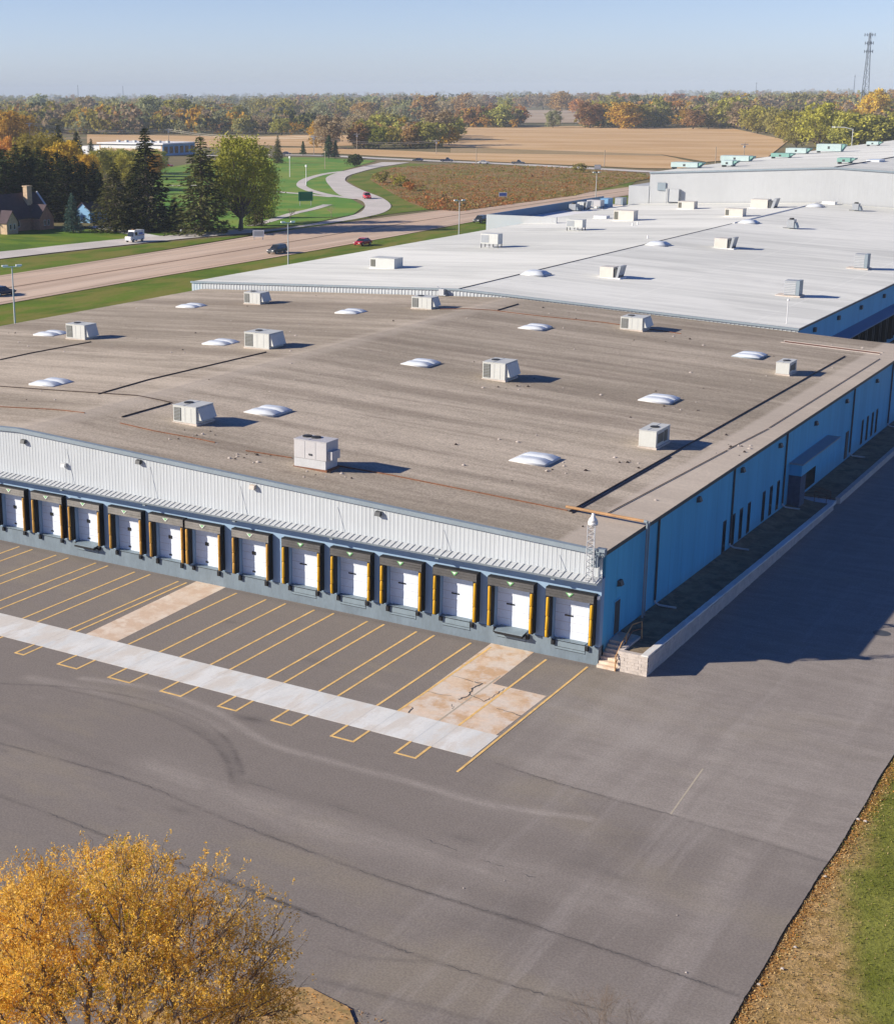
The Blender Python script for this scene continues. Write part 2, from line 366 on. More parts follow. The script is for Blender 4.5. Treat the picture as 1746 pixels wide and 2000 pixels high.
def leaf(name, c, var=.30, trans=.38):
    m = bpy.data.materials.new(name); m.use_nodes = True; t = m.node_tree; t.nodes.clear()
    out = nd(t, 'ShaderNodeOutputMaterial'); df = nd(t, 'ShaderNodeBsdfDiffuse'); tr = nd(t, 'ShaderNodeBsdfTranslucent'); mx = nd(t, 'ShaderNodeMixShader')
    n = noise(t, .35, 3, .6); oi = nd(t, 'ShaderNodeObjectInfo')
    gi = nd(t, 'ShaderNodeNewGeometry')
    r = math_(t, 'ADD', math_(t, 'MULTIPLY', gi.outputs['Random Per Island'], .5), math_(t, 'MULTIPLY', smooth(t, n, .3, .7), .5))
    col = mixc(t, r, [x*(1-var) for x in c], [x*(1+var) for x in c])
    hs = nd(t, 'ShaderNodeHueSaturation'); t.links.new(col, hs.inputs['Color'])
    t.links.new(math_(t, 'MULTIPLY_ADD', oi.outputs['Random'], .03, .488), hs.inputs['Hue'])
    t.links.new(math_(t, 'MULTIPLY_ADD', oi.outputs['Random'], .5, .75), hs.inputs['Value'])
    t.links.new(hs.outputs[0], df.inputs[0]); t.links.new(hs.outputs[0], tr.inputs[0])
    mx.inputs[0].default_value = trans
    t.links.new(df.outputs[0], mx.inputs[1]); t.links.new(tr.outputs[0], mx.inputs[2]); t.links.new(mx.outputs[0], out.inputs[0])
    return m
LEAF = {'olive': leaf('leaf_olive', (.38, .35, .095)), 'yellow-green': leaf('leaf_yellow_green', (.42, .37, .075)), 'golden': leaf('leaf_gold', (.60, .38, .06)),
        'orange': leaf('leaf_orange', (.55, .24, .07)), 'willow': leaf('leaf_willow', (.42, .43, .08)), 'rusty brown': leaf('leaf_rust', (.43, .26, .105)), 'grey-green': leaf('leaf_grey_green', (.36, .37, .19)),
        'dark green': leaf('leaf_dark_green', (.085, .10, .035)), 'bare brown': leaf('leaf_taupe', (.41, .315, .19)), 'bright green': leaf('leaf_bright', (.34, .38, .07))}
needle_dark = leaf('needle_dark', (.052, .064, .024), .4, .1)
needle_mid = leaf('needle_mid', (.12, .125, .042), .4, .1)
needle_blue = leaf('needle_blue', (.10, .17, .14), .35, .1)
needle_green = leaf('needle_green', (.05, .095, .045), .35, .1)
honey = [leaf('leaf_amber', (.66, .34, .055), .45, .4), leaf('leaf_honey', (.72, .43, .13), .4, .4), leaf('leaf_lime_gold', (.50, .38, .04), .45, .4)]

# ---------------------------------------------------------------- the setting: ground, yard, roads, lawns, fields
def zig(x): return 7.38+2.02*(1-abs(x+48)/48)            # brown roof
def zgr(x): return 9.95-1.7*abs(x+55.5)/43              # grey roof
def zbg(x): return 17.6-2.0*abs(x+53.2)/42              # tall building roof
rng = np.random.default_rng(7); random.seed(7)

g = MB(); rr = [0, 60, 150, 300, 600, 1200, 2400, 5000, 9000, 13500]; K = 72
ring = lambda r: [(math.cos(2*math.pi*k/K)*r, math.sin(2*math.pi*k/K)*r, -.16) for k in range(K)]
for a, b in zip(rr[:-1], rr[1:]):
    A, B = ring(a), ring(b)
    for k in range(K):
        j = (k+1) % K
        if a == 0: g.face(((0, 0, -.16), B[k], B[j]))
        else: g.face((A[k], B[k], B[j], A[j]))
struct(g.build('ground', ground_mat))

def flat(name, px, z, mat, world=False):
    m = MB(); m.face([(p[0], p[1], z) if world else (*at(p[0], p[1], 0)[:2], z) for p in px])
    o = m.build(name, mat)
    if o.data.polygons[0].normal.z < 0: o.data.flip_normals()
    bm = bmesh.new(); bm.from_mesh(o.data); bmesh.ops.triangulate(bm, faces=bm.faces[:]); bm.to_mesh(o.data); bm.free()
    return struct(o)

# yard: a grid that carries the tyre tracks, sealed seams and swept patches as wear
xs = np.concatenate([np.arange(-130, -66, 2.0), np.arange(-66, 18.2, .16), [18.3]])
ys = np.concatenate([np.arange(-110, -48, 2.0), np.arange(-48, 4, .16), np.arange(4, 60, 1.5), np.arange(60, 260, 10.)])
GX, GY = np.meshgrid(xs, ys); shp = GX.shape
W = np.zeros(shp)
def seg_d(pts):
    d = np.full(shp, 1e9)
    for a, b in zip(pts[:-1], pts[1:]):
        ax, ay = a; bx, by = b; L = (bx-ax)**2+(by-ay)**2+1e-9
        t_ = np.clip(((GX-ax)*(bx-ax)+(GY-ay)*(by-ay))/L, 0, 1)
        d = np.minimum(d, np.hypot(GX-ax-t_*(bx-ax), GY-ay-t_*(by-ay)))
    return d
def spline(px, n=8):
    P = [np.array(at(x, y, 0)[:2]) for x, y in px]; P = [2*P[0]-P[1]]+P+[2*P[-1]-P[-2]]; out = []
    for i in range(1, len(P)-2):
        for t_ in np.linspace(0, 1, n, endpoint=False):
            p0, p1, p2, p3 = P[i-1:i+3]
            out.append(.5*((2*p1)+(-p0+p2)*t_+(2*p0-5*p1+4*p2-p3)*t_**2+(-p0+3*p1-3*p2+p3)*t_**3))
    return out+[P[-2]]
jit = rng.normal(0, 1, shp)
for px, wd, s in [
    ([(0, 1555), (112, 1596), (261, 1655), (420, 1715), (620, 1790)], .11, -.40), ([(0, 1452), (246, 1521), (447, 1603), (745, 1715), (1005, 1797), (1296, 1894), (1440, 1945)], .11, -.40),
    ([(484, 1529), (670, 1581), (893, 1663), (1042, 1715), (1200, 1760)], .5, -.16), ([(400, 1700), (558, 1767), (745, 1842), (968, 1916), (1180, 1975)], .11, -.40),
    ([(300, 1500), (417, 1545), (670, 1625), (1042, 1712), (1240, 1760)], 1.4, .42), ([(160, 1325), (298, 1345), (420, 1390), (521, 1450), (633, 1484), (804, 1529), (968, 1574), (1150, 1600)], .3, .55),
    ([(0, 1335), (160, 1345), (300, 1372), (400, 1412), (452, 1458), (475, 1512)], .12, -.5), ([(100, 1340), (280, 1385), (385, 1432), (436, 1475), (455, 1530)], .13, -.34), ([(220, 1355), (330, 1390), (415, 1440), (452, 1490), (465, 1540)], .4, -.22),
    ([(60, 1325), (160, 1345), (270, 1368), (350, 1390), (430, 1425)], .55, .42), ([(1447, 1668), (1400, 1745), (1354, 1820), (1310, 1880)], .7, .36), ([(1520, 1700), (1460, 1790), (1420, 1850)], .4, .16),
    ([(1440, 1420), (1380, 1500), (1310, 1592)], .35, .22), ([(1746, 1380), (1640, 1500), (1560, 1600)], .5, -.10),
    ([(970, 1492), (1080, 1527), (1230, 1570), (1400, 1618), (1630, 1690)], .09, -.45), ([(1000, 1790), (1120, 1700), (1230, 1640)], 1.2, -.18), ([(900, 1800), (1010, 1830), (1120, 1850)], .8, -.14),
    ([(640, 1850), (700, 1870), (840, 1880)], .12, -.25), ([(0, 1400), (180, 1480), (420, 1560), (560, 1640)], .3, -.12), ([(560, 1900), (800, 1960), (1000, 2010)], .16, -.3),
    ([(1180, 1540), (1300, 1440), (1420, 1350)], .5, -.10), ([(1240, 1560), (1390, 1440), (1520, 1340)], .5, -.10), ([(1330, 1580), (1480, 1450), (1640, 1310)], .4, -.08),
    ([(950, 1700), (1250, 1790), (1420, 1700), (1600, 1500)], .9, .10), ([(0, 1480), (200, 1560), (330, 1620)], 1.6, .10), ([(880, 1560), (1040, 1600), (1180, 1660)], 1.2, .14)]:
    d = seg_d(spline(px)) + jit*.02
    W += s*np.exp(-(d/wd)**2)
bl = (np.clip((GY+16.45+.05*(GX-4))/.25, 0, 1)*np.clip((GX-1.0)/2.5, 0, 1))
W += .45*bl                                             # the newer lane on the east side is paler
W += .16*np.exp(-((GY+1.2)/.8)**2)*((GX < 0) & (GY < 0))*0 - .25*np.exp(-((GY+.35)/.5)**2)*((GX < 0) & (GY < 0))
for k in range(60):
    cx, cy, r = rng.uniform(-55, 18), rng.uniform(-45, 0), rng.uniform(.15, .5)
    W += rng.choice([-.3, -.2, .18])*np.exp(-(((GX-cx)/(r*2.2))**2+((GY-cy)/r)**2))
edge = GX >= 18.29
GX2 = GX + edge*(np.sin(GY*1.1)*.02+np.sin(GY*.35)*.05+rng.normal(0, .008, shp))
nx, ny = len(xs), len(ys)
V = np.stack([GX2.ravel(), GY.ravel(), np.zeros(nx*ny)], 1)
I, J = np.meshgrid(np.arange(nx-1), np.arange(ny-1)); I = I.ravel(); J = J.ravel()
q = np.stack([J*nx+I, J*nx+I+1, (J+1)*nx+I+1, (J+1)*nx+I], 1)
keep = ~((ys[J] >= 0) & (xs[I] < -12.0) & (xs[I] > -98)) & ~((ys[J] > 30) & (xs[I] < -98)) & ~((ys[J] > -3) & (xs[I] < -100))
yard = struct(np_mesh('yard', V, q[keep], asphalt))
at_ = yard.data.attributes.new('wear', 'FLOAT', 'POINT'); at_.data.foreach_set('value', W.ravel().astype(np.float32))
lip = MB()
col = [(float(GX2[j, -1]), float(ys[j])) for j in range(ny)]
for a, b in zip(col[:-1], col[1:]): lip.face(((a[0], a[1], 0), (a[0], a[1], -.17), (b[0], b[1], -.17), (b[0], b[1], 0)))
lip.build('pavement_edge', dark_steel, yard)
flat('verge', [(18.0, -120), (140, -120), (140, 260), (18.0, 260)], -.075, verge_mat, True)
isl = MB()
for k in range(1):
    pts = [(3.6, -38.6), (2.2, -39.6), (.6, -41.2), (-1.5, -44.5), (-5, -50), (-12, -60), (-40, -90), (60, -90), (40, -60), (8, -46), (6.9, -40.2), (5.6, -38.9)]
    isl.prism(pts, -.1, .09)
struct(isl.build('grass_island', island_mat))

strip = MB(); strip.box(-66, -.62, -15.98, -12.75, -.05, .012); strip.build('concrete_strip', concrete, yard)
pa = MB(); pa.face([(-31.05, -.03, .006), (-30.6, -12.74, .006), (-27.98, -12.74, .006), (-28.43, -.03, .006)]); pa.build('concrete_patch', concrete_tan, yard)
pb = MB(); pb.face([(-7.3, -.03, .007), (-6.98, -12.74, .007), (-.78, -12.74, .007), (-.7, -6.18, .007), (-4.18, -6.15, .007), (-4.31, -.03, .007)])
pb.build('concrete_patch', concrete_rust, yard)
ck = MB(); ckm = 0
def crack(pts, wd=.05):
    P = [Vector((x, y, .0105)) for x, y in pts]; Q = [P[0]]
    for a, b in zip(P[:-1], P[1:]):
        for k in range(1, 6): Q.append(a.lerp(b, k/5)+Vector((random.uniform(-.08, .08), random.uniform(-.08, .08), 0)))
    L = []; R = []
    for j, p in enumerate(Q):
        d = (Q[min(j+1, len(Q)-1)]-Q[max(j-1, 0)]).normalized(); n_ = Vector((-d.y, d.x, 0))*wd*random.uniform(.4, 1.1)
        L.append(p+n_); R.append(p-n_)
    ck.ribbon(L, R)
def wp(px): return [tuple(at(x, y, 0)[:2]) for x, y in px]
for px, wd in (([(927, 1332), (945, 1336), (922, 1345), (918, 1358), (896, 1367)], .07), ([(918, 1358), (945, 1370), (965, 1360), (985, 1345)], .04), ([(970, 1384), (995, 1392), (1022, 1399)], .05), ([(883, 1376), (886, 1385)], .03), ([(798, 1393), (806, 1382)], .06), ([(879, 1320), (927, 1332)], .03), ([(830, 1351), (880, 1360)], .025)):
    crack(wp(px), wd)
for px in ([(0, 1555), (112, 1596), (261, 1655), (420, 1715), (620, 1790)], [(0, 1452), (246, 1521), (447, 1603), (745, 1715), (1005, 1797), (1296, 1894), (1440, 1945)], [(400, 1700), (558, 1767), (745, 1842), (968, 1916), (1180, 1975)], [(970, 1492), (1080, 1527), (1230, 1570), (1400, 1618), (1620, 1688)], [(484, 1529), (670, 1581), (893, 1663), (1042, 1715)]):
    P_ = [tuple(p) for p in spline(px, 7)]
    for a_ in range(0, len(P_)-1, 2):
        if random.random() < .55: crack(P_[a_:a_+3], .015)
ck.build('crack', dark_steel, yard)

LX = [(-52.1, -50.7), (-48.05, -46.65), (-44.07, -42.78), (-40.15, -38.93), (-36.25, -34.9), (-32.15, -31.45), (-28.55, -27.0), (-24.45, -22.8), (-20.4, -18.9), (-16.15, -14.9), (-12.4, -11.08), (-8.42, -7.0), (-4.36, -3.12)]
for a, b in LX:                                            # one painted bay outline each, open towards the dock
    m = MB(); h = .075
    for x in (a, b):
        y0 = -.62-random.uniform(0, .2); on_tan = (-31 < x < -28) or (-7 < x < -4.2 )
        if not (a == -28.55):
            if on_tan and a == -4.36: m.box(x-.05, x+.05, -12.74, y0-4, .0, .0115, 1)
            else: m.box(x-h, x+h, -12.74, y0, .0, .0115, 0)
        elif x == b: m.box(x-h, x+h, -12.74, y0, .0, .0115, 0)
        m.box(x-.04, x+.04, -15.98, -12.74, .0, .0155, 2)
        m.box(x-h, x+h, -17.65, -15.98, .0, .0115, 0)
    m.box(a-h, b+h, -17.78, -17.65, .0, .0115, 0)
    m.build('bay_marking', [line_yellow, line_faded, concrete], yard)
m = MB(); m.box(-.53, -.39, -18.0, -.6, 0, .0165); m.build('bay_marking', line_yellow, yard)
m = MB(); m.hexa([(10.2, -10.8, 0), (10.29, -10.8, 0), (10.62, -16.6, 0), (10.53, -16.6, 0), (10.2, -10.8, .004), (10.29, -10.8, .004), (10.62, -16.6, .004), (10.53, -16.6, .004)]); m.build('old_marking', line_faded, yard)

# grass strip and highway on the west side
flat('grass_strip', [(-160, -150), (-96.5, -150), (-96.5, 600), (-158, 600)], -.10, strip_mat, True)
NE = [(-147.2, 60), (-148, 100), (-149.5, 145), (-149.5, 195), (-151, 240), (-154, 300), (-155, 360), (-156, 430), (-156, 620)]
FE = [(-178, 60), (-177.5, 129), (-179, 180), (-183, 240), (-181, 300), (-178, 355), (-172, 433), (-171, 620)]
def pl(P, n=40):
    P = [np.array(p, float) for p in P]; yy = np.linspace(P[0][1], P[-1][1], n); return [(float(np.interp(y, [p[1] for p in P], [p[0] for p in P])), float(y)) for y in yy]
def strip2(name, A, B, z, mat, parent=None):
    m = MB(); m.ribbon([(x, y, z) for x, y in A], [(x, y, z) for x, y in B]); o = m.build(name, mat, parent); return o
NEp, FEp = pl([(-146, -150)]+NE), pl([(-178, -150)]+FE)
hw = struct(strip2('highway', FEp, NEp, 0.0, highway_mat))
mid = [((a[0]*.51+b[0]*.49), (a[1]+b[1])/2) for a, b in zip(NEp, FEp)]
strip2('median_seam', [(x-.45, y) for x, y in mid], [(x+.45, y) for x, y in mid], .006, seam_dark, hw)
for f, wdt in ((.25, .10), (.75, .10), (.06, .14), (.94, .14)):
    P = [((a[0]*(1-f)+b[0]*f), (a[1]+b[1])/2) for a, b in zip(NEp, FEp)]
    strip2('lane_line', [(x-wdt, y) for x, y in P], [(x+wdt, y) for x, y in P], .005, line_faded if f in (.25, .75) else seam_dark, hw)
# frontage road with its S bend
le = [(0, 491), (60, 485), (130, 477), (260, 464), (375, 456), (470, 447), (528, 447.5), (598, 438), (662, 426), (700, 415.6), (713, 403), (707, 392), (689, 386.5), (662, 379.6), (645, 363.7), (636.4, 351), (640.7, 343.6), (662, 335.5), (704, 325.6), (746.6, 316)]
re = [(0, 505), (60, 498), (130, 490), (260, 476), (375, 464), (470, 456), (535, 450), (602.5, 441), (662, 432.5), (715, 423), (751, 413.5), (763.6, 400.8), (746.6, 386), (708.5, 371), (679, 356), (674.6, 348), (687, 340), (736, 326.6), (770, 321), (800, 316.5)]
A = spline(le, 5); B = spline(re, 5)
ext = lambda P: [P[0]+(P[0]-P[5])/np.linalg.norm(P[0]-P[5])*120]+P
fr = struct(strip2('frontage_road', [tuple(p) for p in ext(A)], [tuple(p) for p in ext(B)], .02, road_pale))
def ribbon_road(name, px, wd, z, mat):
    P = spline(px, 5); L = []; R = []
    for j, p in enumerate(P):
        d = P[min(j+1, len(P)-1)]-P[max(j-1, 0)]; d = d/np.linalg.norm(d); n_ = np.array((-d[1], d[0]))*wd/2; L.append(tuple(p+n_)); R.append(tuple(p-n_))
    return struct(strip2(name, L, R, z, mat))
ribbon_road('county_road', [(400, 303), (540, 302), (640, 303.5), (745, 309), (870, 314.5), (1000, 320), (1130, 327), (1260, 334), (1400, 340)], 11, .05, road_pale)
ribbon_road('side_path', [(690, 332), (640, 338), (602, 348), (588, 359), (600, 369), (640, 380), (700, 388)], 3.6, .035, road_pale)
ribbon_road('side_path', [(640, 399), (610, 408), (570, 417), (530, 430), (490, 441)], 3.0, .036, road_pale)
ribbon_road('side_path', [(325, 362), (420, 362), (520, 372), (600, 379), (650, 384)], 3.2, .037, road_pale)
ribbon_road('driveway', [(300, 462), (260, 455), (215, 447), (185, 441)], 4.5, .033, concrete)
flat('lawn', [(-160, 520), (-160, 452), (100, 446), (230, 447), (300, 452), (470, 443), (600, 436), (690, 412), (700, 396), (610, 406), (500, 438), (330, 452), (700, 400), (712, 404), (700, 416), (600, 440), (300, 467), (0, 500)][:4]+[(240, 448), (480, 440), (600, 433), (700, 413), (598, 438), (470, 448), (260, 466), (0, 492)], -.04, lawn_mat)
flat('park_lawn', [(300, 450), (300, 330), (420, 312), (560, 306), (640, 307), (735, 313), (660, 335), (637, 350), (650, 366), (690, 390), (711, 402), (690, 418), (600, 436), (470, 446)], -.03, park_mat)
flat('roadside_bank', [(0, 506), (300, 474), (480, 458), (610, 443), (720, 424), (768, 401), (748, 385), (705, 368), (678, 352), (690, 340), (740, 327), (800, 318), (1262, 338), (1225, 366), (980, 392), (760, 417), (600, 440), (300, 490), (0, 538)], -.06, strip_mat)
PR = [(722, 350), (735, 338), (770, 326), (900, 319), (1060, 324), (1240, 336), (1280, 346), (1228, 356), (1120, 382), (1000, 398), (900, 412), (835, 408), (800, 395), (768, 378)]
flat('prairie', PR, .03, prairie_mat)
flat('harvested_field', [(868, 264), (905, 248), (1120, 246), (1430, 250), (1540, 274), (1500, 306), (1380, 316), (1290, 301), (1000, 291), (865, 286)], .15, field_mat)
flat('harvested_field', [(545, 288), (660, 288.5), (880, 298), (1300, 304), (1420, 330), (1250, 328), (1000, 317), (750, 305), (650, 299), (545, 298)], .10, field_mat)
flat('field_edge', [(880, 287), (1000, 291), (1290, 301), (1300, 304), (880, 298)], .12, field_dark)
flat('harvested_field', [(170, 262), (480, 266), (480, 286), (380, 288), (170, 280)], .13, field_mat)
flat('harvested_field', [(470, 268), (600, 262), (760, 266), (720, 283), (600, 286), (470, 282)], .14, field_mat)
for px in ([(1005, 240), (1030, 215), (1150, 216), (1140, 240)], [(470, 234), (760, 238), (740, 247), (470, 243)], [(820, 190.5), (970, 190.5), (960, 186.5), (820, 186.5)],
           [(1090, 185), (1310, 187), (1290, 181.5), (1100, 181)], [(1280, 214), (1510, 211), (1510, 203), (1290, 204)], [(480, 216), (560, 217), (555, 210), (490, 209)]):
    flat('far_field', px, .6, field_far)

# ---------------------------------------------------------------- the brown-roofed warehouse
wh = empty('warehouse', (0, 0, 0), 0, 'long brown-roofed warehouse with a row of dock doors facing the yard', 'warehouse')
DX = [-1.87, -5.87, -9.82, -13.81, -17.70, -21.67, -25.92, -30.07, -33.41, -37.29, -41.32, -45.06, -48.95, -52.9]
X0, X1, YB = -96.0, 0.0, 88.0
rf = MB()
for a, b in ((X0-.1, -48.0), (-48.0, X1+.12)):
    za, zb = zig(max(a, X0)), zig(min(b, X1))
    rf.face([(a, -.18, za), (b, -.18, zb), (b, YB, zb), (a, YB, za)])
roof = rf.build('roof', roof_brown, wh)
# ribbed upper siding
m = MB(); z0 = 5.62; x = X0
while x < -.02:
    pr_ = [(x, 0), (x+.17, 0), (x+.195, -.014), (x+.25, -.014), (x+.275, 0), (x+.305, 0)]
    for (a, da), (b, db) in zip(pr_[:-1], pr_[1:]):
        a2, b2 = min(a, 0), min(b, 0)
        m.face([(a2, -.03+da, z0), (b2, -.03+db, z0), (b2, -.03+db, zig(b2)-.05), (a2, -.03+da, zig(a2)-.05)])
    x += .305
m.build('siding', white_siding, wh)
m = MB()
for a, b in ((X0-.12, -48.0), (-48.0, X1+.14)):
    za, zb = zig(max(a, X0)), zig(min(b, X1))
    m.hexa([(a, -.24, za-.22), (b, -.24, zb-.22), (b, .16, zb-.22), (a, .16, za-.22), (a, -.24, za+.06), (b, -.24, zb+.06), (b, .16, zb+.06), (a, .16, za+.06)])
m.build('flashing', trim_grey, wh)
m = MB(); m.box(X1+.005, X1+.14, .17, YB, 7.12, 7.36); m.build('gutter', dark_steel, wh)
m = MB(); m.box(X0-.14, X0-.005, .17, YB, 7.12, 7.36); m.build('gutter', dark_steel, wh)
m = MB(); m.box(-12.4, X1, YB+.005, YB+.12, 7.05, 7.55); m.build('gutter', dark_steel, wh)
m = MB(); m.box(X1-.25, X1, .47, YB, -.3, 7.1, 0); m.build('side_wall', shade_blue_wall, wh)
m = MB(); m.box(X0, X0+.25, .30, YB, -.3, 7.1, 0); m.build('side_wall', shade_blue_wall, wh)
m = MB(); m.box(-12.3, X1-.25, YB-.25, YB, -.3, 7.0, 0); m.build('back_wall', shade_blue_wall, wh)
# dock wall with its openings, foundation, awning
m = MB(); zs, zh = 1.18, 4.08; e = [-.0]+[v for d in DX for v in (d+1.26, d-1.26)]+[X0]
for k in range(0, len(e), 2): m.box(e[k+1], e[k], 0.0, .46, zs, zh)
m.box(X0, 0.0, 0.0, .46, zh, 5.62)
m.build('dock_wall', dock_paint, wh)
m = MB(); m.box(X0, .0, -.06, .70, -.3, zs); m.build('foundation', foundation_paint, wh)
m = MB(); yA = -.90
m.hexa([(X0, yA, 5.48), (0.02, yA, 5.48), (0.02, -.035, 5.62), (X0, -.035, 5.62), (X0, yA, 5.57), (0.02, yA, 5.57), (0.02, -.035, 5.74), (X0, -.035, 5.74)])
x = X0+.2
while x < 0:
    m.hexa([(x-.015, yA, 5.57), (x+.015, yA, 5.57), (x+.015, -.085, 5.74), (x-.015, -.085, 5.74), (x-.015, yA-.005, 5.61), (x+.015, yA-.005, 5.61), (x+.015, -.085, 5.785), (x-.015, -.085, 5.785)])
    x += .46
aw = m.build('awning', awning_metal, wh)
m = MB(); m.box(X0, .03, yA-.05, yA-.007, 5.47, 5.575); m.build('fascia', dark_trim, aw)
x = -2.9
while x > X0+2: m = MB(); m.box(x-.12, x+.12, yA+.05, -.03, 5.30, 5.46); m.build('bracket', trim_grey, aw); x -= 8.05
for i in range(12):
    x = -2.9-8.05*i; m = MB(); m.tube([(x, -.09, zig(x)-.75), (x+.15, -.5, 5.72)], .016, 5); m.build('brace', galv, aw)
# dock doors
def dock(k, x):
    worn = k >= 6; ext_plate = k in (1, 10)
    e_ = MB(); e_.box(x-1.255, x+1.255, .36, .44, zs, zh-.002); PF = -.46
    for j in range(1, 5): e_.box(x-1.25, x+1.25, .354, .361, zs+.56*j-.012, zs+.56*j+.012, 1)
    dr = e_.build('dock_door', [door_white, ac_mauve], wh)
    m = MB(); hz = 4.68-(.08 if k == 10 else 0)+random.uniform(-.03, .03); zc = 4.12
    m.box(x-1.62, x+1.62, PF, -.001, zc, hz, 0); yy = [zc-.02, zc+.16, zc+.34, hz-.06]
    for j in range(3): sg = random.uniform(-.02, .02); m.hexa([(x-1.58, PF-.05, yy[j]), (x+1.58, PF-.05, yy[j]+sg), (x+1.58, PF-.001, yy[j]), (x-1.58, PF-.001, yy[j]), (x-1.58, PF-.03, yy[j+1]-.01), (x+1.58, PF-.03, yy[j+1]-.01), (x+1.58, PF-.001, yy[j+1]-.01), (x-1.58, PF-.001, yy[j+1]-.01)], 1)
    m.build('head_curtain', [rubber, vinyl_worn if worn else vinyl_grey], dr, bevel=.02)
    for s in (-1, 1):
        p = MB(); a, b = sorted((x+s*1.30, x+s*1.62)); p.box(a, b, PF, -.001, 1.32, zc-.003)
        p.build('side_pad', rubber, dr, bevel=.03)
        p = MB(); cx = x+s*1.45; segs = [1.36]+sorted([2.1+random.uniform(-.3, .3), 3.0+random.uniform(-.25, .25)] if k < 7 and random.random() < .7 else [2.4])+[4.02]
        for z_a, z_b in zip(segs[:-1], segs[1:]): p.tube([(cx+random.uniform(-.02, .02), PF, z_a), (cx, PF, z_a+.05), (cx+random.uniform(-.02, .02), PF, z_b-.07), (cx, PF, z_b-.02)], [.08, .105, .105, .08], 10)
        p.build('guard_strip', guard_dirty if worn else guard_yellow, dr, smooth=True)
        p = MB(); cx = x+s*1.13; p.box(cx-.11, cx+.11, -.24, -.061, .84+random.uniform(-.05, .05), 1.17); p.build('bumper', rubber, dr, bevel=.02)
    p = MB()
    if k >= 6: p.box(x-.42, x-.10, .335, .351, 2.72, 2.98); p.box(x-.40, x-.16, .335, .351, 1.42, 1.54)
    else: p.box(x-.62, x-.05, .335, .351, 2.70, 2.80)
    p.build('door_window' if k >= 6 else 'pull_handle', dark_glass, dr)
    p = MB(); p.extr([(x-.26, 4.54), (x+.26, 4.54), (x, 4.28)], 1, PF-.075, PF-.062, 0)
    p.extr([(x-.15, 4.525), (x+.15, 4.525), (x, 4.37)], 1, PF-.085, PF-.0755, 1)
    p.build('emblem', [emblem_white if worn else emblem_green, emblem_white if not worn else emblem_green], dr)
    p = MB()
    if k < 6 or ext_plate:
        p.box(x-.98, x+.98, -.085, -.061, .60, 1.12, 1)
        for zz in (.58, .74, 1.12): p.box(x-1.0, x+1.0, -.094, -.061, zz, zz+.022, 0)
    else: p.box(x-1.0, x+1.0, -.075, -.061, 1.12, 1.15, 0)
    if ext_plate: p.hexa([(x-.98, -.62, 1.12), (x+.98, -.62, 1.12), (x+.98, .34, 1.22), (x-.98, .34, 1.22), (x-.98, -.62, 1.17), (x+.98, -.62, 1.17), (x+.98, .34, 1.27), (x-.98, .34, 1.27)], 1); p.box(x-.95, x+.95, -.60, -.13, .96, 1.10, 0)
    else: p.box(x-.98, x+.98, -.12, .345, 1.181, 1.215, 1)
    p.build('leveler', [rubber, leveler_grey], dr)
random.seed(3)
for k, x in enumerate(DX): dock(k, x)
# skylights on their grid, each a curb with two domes
def dome(m, x0, x1, y0, y1, z, h, mt):
    n = 6; P = {}
    for i in range(n+1):
        for j in range(n+1):
            u, v = i/n*2-1, j/n*2-1
            P[i, j] = len(m.v); m.v.append(((x0+x1)/2+u*(x1-x0)/2, (y0+y1)/2+v*(y1-y0)/2, z+h*(1-u**4)**.6*(1-v**4)**.6))
    for i in range(n):
        for j in range(n): m.f.append((P[i, j], P[i+1, j], P[i+1, j+1], P[i, j+1])); m.i.append(mt)
SKY = [(x, y) for x in (-84.25, -60.3, -36.4, -12.4) for y in (17.2, 43.4, 69.8)]
for k, (x, y) in enumerate(SKY):
    m = MB(); z = zig(x); cg = 1 if (x, y) == (-12.4, 69.8) else 0
    m.box(x-1.45, x+1.45, y-1.45, y+1.45, z-.1, z+.12, 1)
    for s in (-1, 1): dome(m, x-1.38, x+1.38, y-1.40 if s < 0 else y+.02, y-.02 if s < 0 else y+1.40, z+.121, .25, 0)
    m.build('skylight', [dome_white, galv if not cg else trim_grey], roof, smooth=True)
# pipes over the roof on their blocks
def rpipe(px, r, mat, blocks=0, lift=.045, name='roof_pipe'):
    P = [atf(x, y, zig) for x, y in px]; Q = []
    for a, b in zip(P[:-1], P[1:]):
        n_ = max(2, int((b-a).length/3))
        for k in range(n_): p = a.lerp(b, k/n_); p.z = zig(p.x)+lift; Q.append(p)
    p = P[-1].copy(); p.z = zig(p.x)+lift; Q.append(p)
    m = MB(); m.tube(Q, r, 6, 0)
    if blocks:
        for p in Q[::blocks]: a = random.uniform(.14, .24); m.box(p.x-a, p.x+a, p.y-.1, p.y+.1, p.z-lift-.02, p.z-r, 1)
    return m.build(name, [mat, wood_block], roof)
rpipe([(1112, 1000), (1650, 696)], .055, pipe_black, 3, .05)
rpipe([(1117, 1003), (1310, 893)], .035, pipe_black, 0, .035)
rpipe([(1182, 1006), (1420, 880)], .028, pipe_black); rpipe([(1422, 878), (1500, 838)], .028, pipe_black); rpipe([(1502, 836), (1718, 701)], .028, pipe_black)
rpipe([(645, 908), (760, 928), (930, 962), (1108, 998)], .05, pipe_rust, 4); rpipe([(480, 881), (570, 895)], .05, pipe_rust, 2)
rpipe([(0, 755), (100, 762), (268, 773), (336, 787)], .05, pipe_black, 5); rpipe([(333, 788), (238, 815)], .06, pipe_black)
rpipe([(0, 795), (100, 800), (165, 807)], .045, pipe_rust, 3); rpipe([(235, 827), (300, 842), (388, 858), (420, 865)], .05, pipe_rust, 3)
rpipe([(192, 770), (290, 742), (520, 688)], .06, pipe_black, 2); rpipe([(0, 703), (60, 690), (178, 668)], .06, pipe_black, 3)
